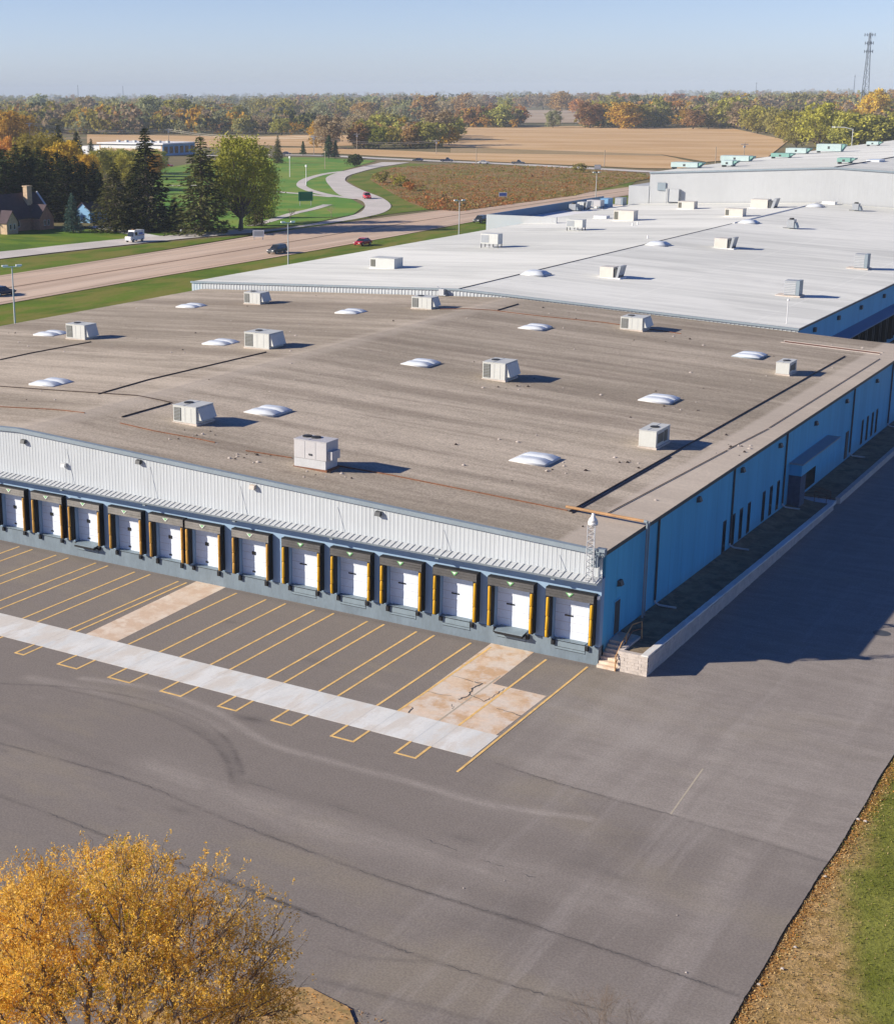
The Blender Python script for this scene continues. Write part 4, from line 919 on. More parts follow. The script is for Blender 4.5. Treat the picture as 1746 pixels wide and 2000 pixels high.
# bits and pieces lying on the brown roof
V = []; Q = []; I_ = []
for k in range(190):
    x, y = rng.uniform(-92, -1), rng.uniform(2, 86)
    if k < 70: px_ = [(383, 850), (1075, 912), (1440, 878), (1330, 795), (985, 752), (640, 925), (1240, 905), (500, 890)][k % 8]; p = atf(*px_, zig); x, y = min(-.6, p.x+rng.normal(0, 1.1)), p.y+rng.normal(0, 1.0)
    s_ = rng.uniform(.06, .2); z = zig(x); n_ = len(V); a = rng.uniform(0, 3.1); c_, sn = math.cos(a)*s_, math.sin(a)*s_*.7
    V += [(x-c_, y-sn, z+.01), (x+sn, y-c_, z+.01), (x+c_, y+sn, z+.01), (x-sn, y+c_, z+.01), (x, y, z+s_*.8)]
    Q += [(n_, n_+1, n_+4), (n_+1, n_+2, n_+4), (n_+2, n_+3, n_+4), (n_+3, n_, n_+4)]; I_ += [int(rng.random() < .45)]*4
tag(np_mesh('roof_debris', V, Q, [wood_block, pipe_black], I_), None, None, None, 'stuff')

# ---------------------------------------------------------------- lamps, poles, signs
def lamp(px, base_y, top, label):
    b = at(px, base_y, 0); o = empty('street_lamp', b, math.radians(57), label, 'street lamp', 'twin-headed lamps along the highway')
    h = 9.4
    m = MB(); m.cyl((0, 0, 0), (0, 0, h), .15, .09, 8); m.build('pole', galv, o)
    m = MB(); m.box(-1.35, 1.35, -.06, .06, h-.1, h+.02); m.build('crossarm', lamp_white, o)
    for s in (-1, 1): m = MB(); m.box(s*1.05-.45, s*1.05+.45, -.22, .22, h+.0, h+.26); m.build('lamp_head', lamp_white, o, bevel=.05)
lamp(30, 642, 523, 'twin-headed street lamp at the left picture edge'); lamp(563, 527, 450, 'twin-headed street lamp beside the dark car on the highway'); lamp(896, 470, 395, 'twin-headed street lamp near the annex front wall')
lamp(1163, 396, 373, 'twin-headed street lamp behind the annex machines')
o = empty('street_lamp', at(1663, 288, 12), 0, 'single-arm pale street lamp at the far edge of the tall roof', 'street lamp'); o.location.z = 0
m = MB(); m.tube([(0, 0, 0), (0, 0, 19.2)], .16, 7); m.build('pole', galv, o)
m = MB(); m.tube([(0, 0, 19.0), (-3, -1, 19.8), (-6.5, -2, 19.9)], .13, 6); m.box(-7.6, -6.2, -2.4, -1.8, 19.75, 20.05); m.build('lamp_arm', lamp_white, o)
for px, by, ty, lb, mt in ((566, 345, 303, 'thin white lamp post on the park lawn left of the path loop', lamp_white), (598, 361, 320, 'white lamp post inside the path loop', lamp_white), (634.5, 329, 293, 'yellowish post on the far park lawn', pole_wood)):
    b = at(px, by); h = CAM[2]-(CAM[2])*(ty-174)/(by-174); o = empty('lamp_post', b, 0, lb, 'lamp post')
    m = MB(); m.cyl((0, 0, 0), (0, 0, h*.9), .16, .12, 7); m.build('pole', mt, o); m = MB(); m.box(-.3, .3, -.3, .3, h*.9, h); m.build('lamp_head', mt, o)
poles = []
for px, by, ty, lb in ((60, 300, 233, 'wooden power pole behind the golden trees at left'), (330, 294, 247, 'wooden power pole behind the white-roofed school'), (613, 301, 261, 'power pole with crossarm by the park evergreens'), (697, 291, 257, 'power pole in the tan field strip'), (852, 300, 270, 'power pole at the corner of the tan field'),
                       (930, 321, 286, 'short pole beside the county road cars'), (1180, 325, 292, 'thin pole at the field edge'), (1396, 330, 285, 'left thin pole behind the tall roof'), (1452, 315, 277, 'pole with crossarm behind the tall roof')):
    b = at(px, by); h = CAM[2]*(1-(ty-174)/(by-174)); o = empty('power_pole', b, .6, lb, 'power pole', 'power poles')
    m = MB(); m.cyl((0, 0, 0), (0, 0, h), .22, .15, 7); m.build('pole', pole_wood, o)
    if px not in (930, 1180, 1396): m = MB(); m.box(-1.8, 1.8, -.12, .12, h-1.1, h-.8); m.box(-.5, .5, -.3, .3, h-2.6, h-1.6); m.build('crossarm', galv, o)
    poles.append(Vector((b.x, b.y, h-.6)))
m = MB(); chain = [poles[i] for i in (0, 1, 2, 4)]
for a, b in zip(chain[:-1], chain[1:]):
    for off in (0, .9):
        P = [a.lerp(b, k/14)-Vector((0, 0, off+8*(k/14)*(1-k/14)*1.2)) for k in range(15)]; m.tube(P, .10, 4)
tag(m.build('power_line', wire_pale), 'pale sagging power line across the woods', 'power line')
def board(name, px, by, wpx, hpx, lb, face, frame, yaw=0.0, two=True, gap=.45):
    b = at(px, by); D = float((np.array(b)-CAM)@fw); W_ = wpx*D/F_; H_ = hpx*D/F_; o = empty(name, b, yaw, lb, 'sign')
    for s in ((-1, 1) if two else (0,)): m = MB(); m.box(s*W_*.38-.08, s*W_*.38+.08, .05, .2, 0, H_*(1+gap)); m.build('post', galv, o)
    m = MB(); m.box(-W_/2, W_/2, -.06, .045, H_*gap, H_*(1+gap)); m.build('panel', frame, o)
    m = MB(); m.box(-W_/2*.86, W_/2*.86, -.075, -.061, H_*(gap+.14), H_*(gap+.86)); m.build('face', face, o)
    return o
R33 = math.radians(33)
board('road_sign', 505, 468, 22, 13, 'pale board sign on two posts between frontage road and highway', ac_grey, lamp_white, R33)
board('highway_sign', 597, 401, 29, 18, 'large green road sign on posts by the side path', sign_green, M('sign_edge', (.03, .22, .11), .5, .05), R33+.25, True, .5)
board('road_sign', 982, 388, 16, 8, 'small blue and white sign at the prairie edge', sign_blue, lamp_white, R33, True, .6)
board('road_sign', 1167, 332, 13, 9, 'small pale board by the county road near the tall warehouse', lamp_white, ac_teal, R33, True, .2)
b = at(354, 461); o = empty('mailbox', b, R33, 'small pale mailbox post by the frontage road', 'mailbox'); m = MB(); m.box(-.08, .08, -.08, .08, 0, 1.2); m.build('post', pole_wood, o); m = MB(); m.box(-.2, .2, -.35, .35, 1.2, 1.65); m.build('box', lamp_white, o, bevel=.08)
b = at(1722, 1237); m = MB(); m.cyl((0, 0, 0), (0, 0, .006), .55, .55, 20); o = m.build('manhole_cover', dark_steel); o.location = (b.x, b.y, .005); tag(o, 'dark round manhole cover beside the building shadow edge', 'manhole cover')
bs = at(1690, 240); D = 1560.0; d_ = ray(1690, 171); bx = CAM+d_/float(np.hypot(d_[0], d_[1]))*D
ct = empty('cell_tower', (bx[0], bx[1], 0), .3, 'tall lattice cell tower above the right treeline', 'tower'); H_ = 85.0
def tri(z): r = 5.2*(1-z/H_*.86); return [(r*math.cos(a), r*math.sin(a), z) for a in (.3, 2.39, 4.49)]
m = MB()
for k in range(3): m.tube([tri(0)[k], tri(H_)[k]], .42, 5)
for j in range(14):
    z = j*6.0; A = tri(z); B = tri(z+6)
    for k in range(3): m.tube([A[k], B[(k+1) % 3]], .18, 4); m.tube([A[k], A[(k+1) % 3]], .15, 4)
m.build('lattice', tower_steel, ct)
for z, r in ((83, 4.5), (75.5, 3.6), (68, 3.6)):
    m = MB(); m.tube([(-r, 0, z), (r, 0, z)], .25, 5); m.tube([(0, -r, z), (0, r, z)], .25, 5)
    for a in ((-r, 0), (r, 0), (0, r), (0, -r), (-r*.5, 0), (r*.5, 0)): m.box(a[0]-.35, a[0]+.35, a[1]-.35, a[1]+.35, z-1.3, z+1.5)
    m.build('antenna_ring', tower_steel, ct)
for px, D, h, lb in ((1668, 4200, 68, 'thin faint mast left of the cell tower'), (152, 5200, 60, 'faint distant pylon on the left horizon'), (240, 5600, 58, 'second faint pylon on the left horizon'), (1477, 5200, 56, 'faint thin mast on the right horizon')):
    d_ = ray(px, 171); q_ = CAM+d_/float(np.hypot(d_[0], d_[1]))*D; o = empty('radio_mast', (q_[0], q_[1], 0), 0, lb, 'mast'); m = MB(); m.tube([(0, 0, 0), (0, 0, h)], [1.6, .8], 5); m.build('pole', tower_steel, o); m = MB(); m.box(-2, 2, -.6, .6, h-5, h-3.5); m.build('crossarm', tower_steel, o)

# ---------------------------------------------------------------- house, shed, school, farm buildings
hp = at(52, 449); hs = empty('brick_house', (hp.x, hp.y, 0), 0, 'brown brick house with steep dark roof under the conifers', 'house')
def gable(m, x0, x1, y0, y1, z0, z1, along, ov=.4, mt=0, th=.2):     # two roof slabs
    if along == 'y':
        xm = (x0+x1)/2; s = (z1-z0)/(xm-x0)
        for sg in (-1, 1):
            xe = (x0-ov) if sg < 0 else (x1+ov); ze = z0-ov*s
            m.hexa([(xe, y0-ov, ze), (xm, y0-ov, z1), (xm, y1+ov, z1), (xe, y1+ov, ze), (xe, y0-ov, ze+th), (xm, y0-ov, z1+th), (xm, y1+ov, z1+th), (xe, y1+ov, ze+th)], mt)
    else:
        ym = (y0+y1)/2; s = (z1-z0)/(ym-y0)
        for sg in (-1, 1):
            ye = (y0-ov) if sg < 0 else (y1+ov); ze = z0-ov*s
            m.hexa([(x0-ov, ye, ze), (x1+ov, ye, ze), (x1+ov, ym, z1), (x0-ov, ym, z1), (x0-ov, ye, ze+th), (x1+ov, ye, ze+th), (x1+ov, ym, z1+th), (x0-ov, ym, z1+th)], mt)
m = MB(); m.extr([(-10, -.2), (0, -.2), (0, 3.4), (-5, 9.0), (-10, 3.4)], 1, -13, 9); m.build('wall', brick_house, hs)
m = MB(); gable(m, -10, 0, -13, 9, 3.4, 9.0, 'y'); hr_ = m.build('roof', shingle, hs)
m = MB(); m.extr([(2.0, -.2), (7.4, -.2), (7.4, 3.2), (4.7, 6.2), (2.0, 3.2)], 0, -1, 2.8); gable(m, -3, 2.8, 2.0, 7.4, 3.2, 6.2, 'x', .3, 1); m.build('cross_gable', [brick_house, shingle], hs)
m = MB(); m.extr([(-11.5, -.2), (-7.5, -.2), (-7.5, 3.0), (-9.5, 5.6), (-11.5, 3.0)], 0, -1, 4.2); gable(m, -3, 4.2, -11.5, -7.5, 3.0, 5.6, 'x', .3, 1); m.build('cross_gable', [brick_tan, shingle], hs)
m = MB(); m.box(-3.6, -2.2, 3.2, 5.0, 5.5, 10.8, 0); m.box(-3.75, -2.05, 3.05, 5.15, 10.8, 11.1, 0); m.build('chimney', brick_tan, hr_)
m = MB(); m.hexa([(-4.95, 9.42, 9.0), (-4.7, 9.42, 9.0), (.6, 9.42, 3.0), (.2, 9.42, 3.0), (-4.95, 9.8, 9.3), (-4.7, 9.8, 9.3), (.6, 9.8, 3.3), (.2, 9.8, 3.3)]); m.box(.3, .6, 9.2, 9.8, 0, 3.2); m.build('rake_trim', white_paint, hs)
for y0_, y1_, x_ in ((-6.2, -5.2, .02), (-4.8, -3.8, .02), (-3.4, -2.4, .02), (3.6, 4.4, 2.82), (5.0, 5.8, 2.82), (-10.6, -9.8, 4.22), (-9.2, -8.4, 4.22), (8.0, 8.7, .02)):
    m = MB(); m.box(x_, x_+.06, y0_, y1_, 1.0, 2.5, 1); m.box(x_+.061, x_+.07, y0_+.12, y1_-.12, 1.12, 2.38, 0); m.build('window', [dark_glass, white_paint], hs)
hp = at(187, 432); sh = empty('blue_shed', (hp.x, hp.y, 0), 0, 'pale blue garage half hidden behind the small blue spruce', 'shed')
m = MB(); m.extr([(-4, -.2), (1, -.2), (1, 3.2), (-1.5, 5.2), (-4, 3.2)], 1, -3.5, 4); m.build('wall', siding_shade_blue, sh); m = MB(); gable(m, -4, 1, -3.5, 4, 3.2, 5.2, 'y', .3); m.build('roof', shingle, sh)
m = MB(); m.box(1.01, 1.06, -1.4, -.4, 1.0, 2.4); m.build('window', dark_glass, sh)
hp = at(318, 304); sc = empty('school_building', (hp.x, hp.y, 0), 0, 'low white-roofed building with shaded blue front beyond the conifers', 'building')
m = MB(); m.box(-46, -.3, 0, 30, -.2, 6.2); m.build('wall', brick_tan, sc); m = MB(); m.box(-.299, 0, .1, 29.9, 0, 6.19); m.build('facade', siding_shade_blue, sc)  # facade takes the siding blue to paint in its shaded side
m = MB(); m.box(-47, 1.2, -1.2, 31.2, 6.2, 6.9); m.build('roof', roof_pale, sc); m = MB(); m.box(-62, -46.02, 3, 24, -.2, 4.6); m.build('wing', white_paint, sc)
m = MB(); m.box(-45, -1, -.06, -.001, 3.8, 6.19); m.build('fascia', white_paint, sc)
for k in range(6): m = MB(); m.box(.001, .06, 1.5+k*4.8, 4.6+k*4.8, 1.2, 5.0); m.build('window', dark_glass, sc)
for k in range(7): m = MB(); m.box(-40+k*6, -38.5+k*6, 8, 10, 6.9, 8.0); m.build('roof_vent', ac_white, sc)
for k, (px, py, w_, h_) in enumerate(((922, 189, 34, 9), (980, 189, 16, 12), (997, 189.5, 26, 13), (968, 189, 10, 9), (1436, 182, 40, 10), (545, 183, 30, 9))):
    q = at(px, py); fb = empty('farm_building', (q.x, q.y, 0), .6, ['long white barn on the far horizon', 'white farmhouse right of the long far barn', 'largest white barn on the far horizon', 'small white shed between far barn and farmhouse', 'white house on the right horizon', 'white house on the left horizon'][k], 'farm building')
    D = (q-Vector(CAM)).length/1000*.9; a = w_*1.2; b_ = a*.55; e_ = h_*1.0
    m = MB(); m.extr([(-b_/2, -.5), (b_/2, -.5), (b_/2, e_), (0, e_*1.5), (-b_/2, e_)], 0, -a/2, a/2); m.build('wall', white_paint, fb)
    m = MB(); m.hexa([(-a/2-1, -b_/2-1, e_-.7), (a/2+1, -b_/2-1, e_-.7), (a/2+1, 0, e_*1.5), (-a/2-1, 0, e_*1.5), (-a/2-1, -b_/2-1, e_+.4), (a/2+1, -b_/2-1, e_+.4), (a/2+1, 0, e_*1.5+1), (-a/2-1, 0, e_*1.5+1)])
    m.hexa([(-a/2-1, 0, e_*1.5), (a/2+1, 0, e_*1.5), (a/2+1, b_/2+1, e_-.7), (-a/2-1, b_/2+1, e_-.7), (-a/2-1, 0, e_*1.5+1), (a/2+1, 0, e_*1.5+1), (a/2+1, b_/2+1, e_+.4), (-a/2-1, b_/2+1, e_+.4)]); m.build('roof', ac_grey, fb)

# ---------------------------------------------------------------- vehicles
def car(px, by, yaw, paint_, kind, label):
    b = at(px, by, .02); o = empty('parked_car' if kind == 'x' else {'suv': 'car', 'sedan': 'car', 'pickup': 'pickup_truck'}[kind], b, yaw, label, 'pickup' if kind == 'pickup' else 'car', 'cars on the roads'); o.scale = (1.18, 1.18, 1.15)
    L, Wd = (4.7, 1.85) if kind != 'pickup' else (5.6, 1.95)
    hb, hr_ = {'suv': (1.02, 1.68), 'sedan': (.88, 1.42), 'pickup': (1.05, 1.8)}[kind]; w2 = Wd/2; l2 = L/2
    m = MB()      # lower body as stations along the length
    st = [(-l2, .35, hb*.86, .86), (-l2+.12, .28, hb*.98, .96), (-l2+1.0, .26, hb, 1), (l2-1.5, .26, hb*.99, 1), (l2-.5, .27, hb*.86, .97), (l2-.05, .33, hb*.70, .84)]
    ring_ = []
    for x, z0_, z1_, f in st:
        n_ = len(m.v); m.v += [(x, -w2*f*.94, z0_), (x, w2*f*.94, z0_), (x, w2*f, z0_+.25), (x, w2*f, z1_-.12), (x, w2*f*.9, z1_), (x, -w2*f*.9, z1_), (x, -w2*f, z1_-.12), (x, -w2*f, z0_+.25)]; ring_.append(n_)
    for a_, c_ in zip(ring_[:-1], ring_[1:]):
        for k in range(8): m.f.append((a_+k, c_+k, c_+(k+1) % 8, a_+(k+1) % 8)); m.i.append(0)
    m.f.append(tuple(ring_[0]+k for k in range(8))); m.i.append(0); m.f.append(tuple(ring_[-1]+k for k in range(7, -1, -1))); m.i.append(0)
    m.build('body', paint_, o, smooth=False, bevel=.04)
    x0_, x1_ = {'suv': (-l2+.08, l2-1.25), 'sedan': (-l2+.55, l2-1.35), 'pickup': (-.55, l2-1.55)}[kind]
    xr0, xr1 = {'suv': (-l2+.35, l2-2.0), 'sedan': (-l2+1.25, l2-2.1), 'pickup': (-.25, l2-2.3)}[kind]
    m = MB(); m.hexa([(x0_, -w2*.90, hb-.02), (x1_, -w2*.90, hb-.03), (x1_, w2*.90, hb-.03), (x0_, w2*.90, hb-.02), (xr0, -w2*.72, hr_-.05), (xr1, -w2*.72, hr_-.05), (xr1, w2*.72, hr_-.05), (xr0, w2*.72, hr_-.05)]); m.build('glass', car_glass, o)
    m = MB(); m.box(xr0-.05, xr1+.08, -w2*.74, w2*.74, hr_-.06, hr_); 
    for s in (-1, 1):
        m.hexa([(x0_-.01, s*w2*.905-.02, hb-.02), (x0_+.18, s*w2*.905-.02, hb-.02), (x0_+.18, s*w2*.905+.02, hb-.02), (x0_-.01, s*w2*.905+.02, hb-.02), (xr0-.02, s*w2*.73-.02, hr_-.04), (xr0+.12, s*w2*.73-.02, hr_-.04), (xr0+.12, s*w2*.73+.02, hr_-.04), (xr0-.02, s*w2*.73+.02, hr_-.04)])
        xm = (x0_+x1_)/2-.1; m.hexa([(xm-.05, s*w2*.905-.02, hb-.02), (xm+.05, s*w2*.905-.02, hb-.02), (xm+.05, s*w2*.905+.02, hb-.02), (xm-.05, s*w2*.905+.02, hb-.02), (xm-.05, s*w2*.73-.02, hr_-.04), (xm+.05, s*w2*.73-.02, hr_-.04), (xm+.05, s*w2*.73+.02, hr_-.04), (xm-.05, s*w2*.73+.02, hr_-.04)])
    m.build('roof', paint_, o, bevel=.02)
    if kind == 'pickup': m = MB(); m.box(-l2+.15, -.7, -w2*.78, w2*.78, hb+.001, hb+.01); m.build('cargo_bed', rubber, o)
    for sx in (-l2+.95, l2-.95):
        for s in (-1, 1):
            m = MB(); m.cyl((sx, s*(w2-.22), .34), (sx, s*(w2+.02), .34), .34, .34, 14, 0); wl = m.build('wheel', tyre, o)
            m = MB(); m.cyl((sx, s*(w2+.021), .34), (sx, s*(w2+.035), .34), .2, .2, 10); m.build('rim', rim, wl)
    for s in (-1, 1):
        m = MB(); m.box(l2-.12, l2+.0, s*w2*.62-.18, s*w2*.62+.18, hb*.62, hb*.76); m.build('headlight', lamp_white, o)
        m = MB(); m.box(-l2-.015, -l2+.06, s*w2*.66-.14, s*w2*.66+.14, hb*.62, hb*.82); m.build('tail_light', lamp_red, o)
    return o
U90 = math.radians(90)
car(541, 494, -U90, car_dark, 'suv', 'dark grey car on the highway next to the middle street lamp')
car(708, 478, -U90, car_red, 'sedan', 'red car on the highway')
car(938, 434, -U90, car_dark, 'suv', 'dark grey car on the highway left of the annex')
car(4, 576, U90, car_navy, 'sedan', 'dark blue car cut off by the left picture edge')
car(717, 387, math.radians(-50), car_red, 'suv', 'red car on the S-bend of the frontage road')
car(816, 314, math.radians(200), car_navy, 'sedan', 'dark sedan on the county road, leftmost of the three dark vehicles')
car(873, 315, math.radians(20), car_navy, 'pickup', 'dark pickup on the county road behind the dark sedan')
car(945, 319, math.radians(20), car_white, 'sedan', 'white car on the county road')
car(1012, 320, math.radians(20), car_dark, 'pickup', 'dark pickup at the right of the county road cars')
car(328, 325, math.radians(30), car_red, 'sedan', 'red car parked by the white-roofed school')
car(560, 301, math.radians(20), car_navy, 'sedan', 'dark car parked behind the park evergreens')
b = at(263, 471.5, .02); o = empty('mail_van', b, -U90, 'white mail van with orange roof light on the frontage road', 'van')
m = MB(); m.box(-2.6, 1.0, -1.0, 1.0, .5, 2.75); m.hexa([(1.0, -.98, .5), (1.7, -.95, .5), (1.7, .95, .5), (1.0, .98, .5), (1.0, -.98, 2.7), (1.12, -.9, 2.6), (1.12, .9, 2.6), (1.0, .98, 2.7)]); m.box(1.0, 2.5, -.92, .92, .45, 1.35); m.build('body', car_white, o, bevel=.08)
m = MB(); m.hexa([(1.30, -.78, 1.45), (1.72, -.82, 1.4), (1.72, .82, 1.4), (1.30, .78, 1.45), (1.05, -.78, 2.45), (1.20, -.78, 2.45), (1.20, .78, 2.45), (1.05, .78, 2.45)]); m.box(.1, .95, -1.012, 1.012, 1.55, 2.35); m.build('glass', car_glass, o)
for s in (-1, 1):
    m = MB(); y_ = s*1.006; m.box(-1.9, -.5, min(y_, y_+s*.01), max(y_, y_+s*.01), 1.75, 2.2, 0); m.box(-2.5, .0, min(y_, y_+s*.01), max(y_, y_+s*.01), 1.5, 1.6, 1); m.build('side_mark', [sign_blue, lamp_red], o)
    for sx in (-1.7, 1.6):
        m = MB(); m.cyl((sx, s*.78, .38), (sx, s*1.03, .38), .38, .38, 14); wl = m.build('wheel', tyre, o); m = MB(); m.cyl((sx, s*1.031, .38), (sx, s*1.045, .38), .2, .2, 10); m.build('rim', rim, wl)
    m = MB(); m.box(2.46, 2.52, s*.65-.15, s*.65+.15, .85, 1.1); m.build('headlight', lamp_white, o)
m = MB(); m.cyl((.6, 0, 2.75), (.6, 0, 3.05), .22, .18, 10); m.box(-.1, .6, -.4, .4, 2.751, 2.85); m.build('roof_light', pipe_orange, o)

# ---------------------------------------------------------------- trees
def quads(C, size, rng, aspect=1.0, up=0.0, axis=None):
    """one small leaf-shaped face per centre, turned at random (or along axis)"""
    n = len(C); a = rng.normal(size=(n, 3)) if axis is None else axis+rng.normal(size=(n, 3))*.45
    a /= np.linalg.norm(a, axis=1)[:, None]+1e-9
    b = rng.normal(size=(n, 3)); b[:, 2] *= (1-up); b -= a*(a*b).sum(1)[:, None]; b /= np.linalg.norm(b, axis=1)[:, None]+1e-9
    s = (size*rng.uniform(.6, 1.35, n))[:, None]; A = a*s*.5; B = b*s*.5*aspect
    V = np.stack([C-A, C+B*.9+A*.1, C+A, C-B*.9-A*.1], 1).reshape(-1, 3)
    return V, np.arange(4*n).reshape(n, 4)
def crown_pts(rng, n, R, H, z0, lobes=13, flat_=.75, shell=.62):
    """points through a crown made of uneven boughs; R radius, H crown height, z0 its foot"""
    P = []; cen = []
    for k in range(lobes):
        th = k*2.4+rng.uniform(-.5, .5); u = (k+.5)/lobes
        rr_ = R*math.sqrt(max(0, 1-(2*u-1)**2*.85))*rng.uniform(.42, .72)
        cen.append((math.cos(th)*rr_, math.sin(th)*rr_, z0+H*(.16+.72*u), R*rng.uniform(.30, .50)*(1.15-.35*u)))
    per = n//lobes; nc = max(5, min(18, per//14))
    for cx, cy, cz, r in cen:                       # each bough carries clumps of leaves with gaps between them
        d = rng.normal(size=(nc, 3)); d[:, 2] += .25; d /= np.linalg.norm(d, axis=1)[:, None]
        cc = d*(r*rng.uniform(shell, 1.08, nc))[:, None]
        k = rng.integers(0, nc, per); q_ = cc[k]+rng.normal(size=(per, 3))*(r*.25)*rng.uniform(.6, 1.3, nc)[k][:, None]
        q_[:, 2] *= flat_*H/(R*1.6) if H < R*1.6 else flat_
        p_ = q_+np.array((cx, cy, cz)); p_[:, 2] = np.maximum(p_[:, 2], .15); P.append(p_)
    return np.concatenate(P), cen
def limb_mesh(rng, cen, H0, r0, k=6):
    m = MB(); fork = Vector((rng.uniform(-.2, .2), rng.uniform(-.2, .2), H0))
    m.tube([(0, 0, -.3), (fork.x*.5, fork.y*.5, H0*.5), fork], [r0*1.25, r0*.95, r0*.8], k)
    for cx, cy, cz, r in cen:
        c = Vector((cx, cy, cz)); midp = fork.lerp(c, .5)+Vector((0, 0, -.06*(c-fork).length)); m.tube([fork, midp, c], [r0*.5, r0*.32, r0*.10], 5)
        for j in range(3): d = Vector(rng.normal(size=3)); d.z = abs(d.z)*.4; d.normalize(); p = midp.lerp(c, rng.uniform(.2, .9)); m.tube([p, p+d*r*.9], [r0*.13, r0*.03], 4, 0, False)
    return m
tree_id = [0]
def broadleaf(name, R, Ht, z0f, n, size, mat, seed, lobes=13):
    rng_ = np.random.default_rng(seed); P, cen = crown_pts(rng_, n, R, Ht*(1-z0f), Ht*z0f, lobes)
    V, Q = quads(P, size, rng_, .75, .2)
    root = empty(name); np_mesh('crown', V, Q, [mat], None, root); limb_mesh(rng_, cen, Ht*z0f*1.15, Ht*.022).build('trunk', bark, root)
    return root
def conifer(name, Ht, R, n, size, mat, seed, gap=.12, droop=.25, foot=.06):
    rng_ = np.random.default_rng(seed); root = empty(name); P = []; AX = []
    z = Ht*foot; tiers = 0
    m = MB(); m.tube([(0, 0, -.3), (0, 0, Ht*.5), (0, 0, Ht*.985)], [Ht*.017, Ht*.010, .03], 7)
    whorls = []
    while z < Ht*.97:
        whorls.append(z); z += Ht*.030*(1.15-.5*z/Ht)
    tot = sum(max(.05, 1-zz/Ht) for zz in whorls)
    for zz in whorls:
        f = 1-zz/Ht; r = R*(f**.80)*rng_.uniform(.78, 1.12)+.1; nb = int(6+7*f); off = rng_.uniform(0, 6.28)
        per = max(4, int(n*max(.05, f)/tot/nb))
        for b in range(nb):
            if rng_.random() < gap: continue
            an = off+6.283*b/nb+rng_.normal()*.15; rl = r*rng_.uniform(.62, 1.12); t_ = rng_.random(per)**.65
            lift = -droop*rl*t_**1.3+.12*rl*t_**3
            x = math.cos(an)*rl*t_; y = math.sin(an)*rl*t_; w_ = .16*rl*(1.15-t_)
            P.append(np.stack([x+rng_.normal(size=per)*w_, y+rng_.normal(size=per)*w_, zz+lift+rng_.normal(size=per)*.06*rl-.05*rl], 1))
            AX.append(np.tile((math.cos(an), math.sin(an), -.35), (per, 1)))
            if f > .25: m.tube([(0, 0, zz), (math.cos(an)*rl*.85, math.sin(an)*rl*.85, zz-droop*rl*.7)], [.05+f*.04, .015], 3, 0, False)
    P = np.concatenate(P); AX = np.concatenate(AX); V, Q = quads(P, size, rng_, .42, .3, AX)
    np_mesh('crown', V, Q, [mat], None, root); m.build('trunk', bark, root)
    return root
def place(root, px, py, top=None, label=None, cat='tree', group=None, H0=None, sc=None, xy=1.0, rz=None):
    b = at(px, py); root.location = b; root.rotation_euler.z = random.uniform(0, 6.28) if rz is None else rz
    if top is not None:
        t_ = math.hypot(b.x-CAM[0], b.y-CAM[1]); d_ = ray(px, top); h = CAM[2]+d_[2]/float(np.hypot(d_[0], d_[1]))*t_; s_ = h/H0
    else: s_ = sc
    root.scale = (s_*xy, s_*xy, s_); return tag(root, label, cat, group)
random.seed(11)
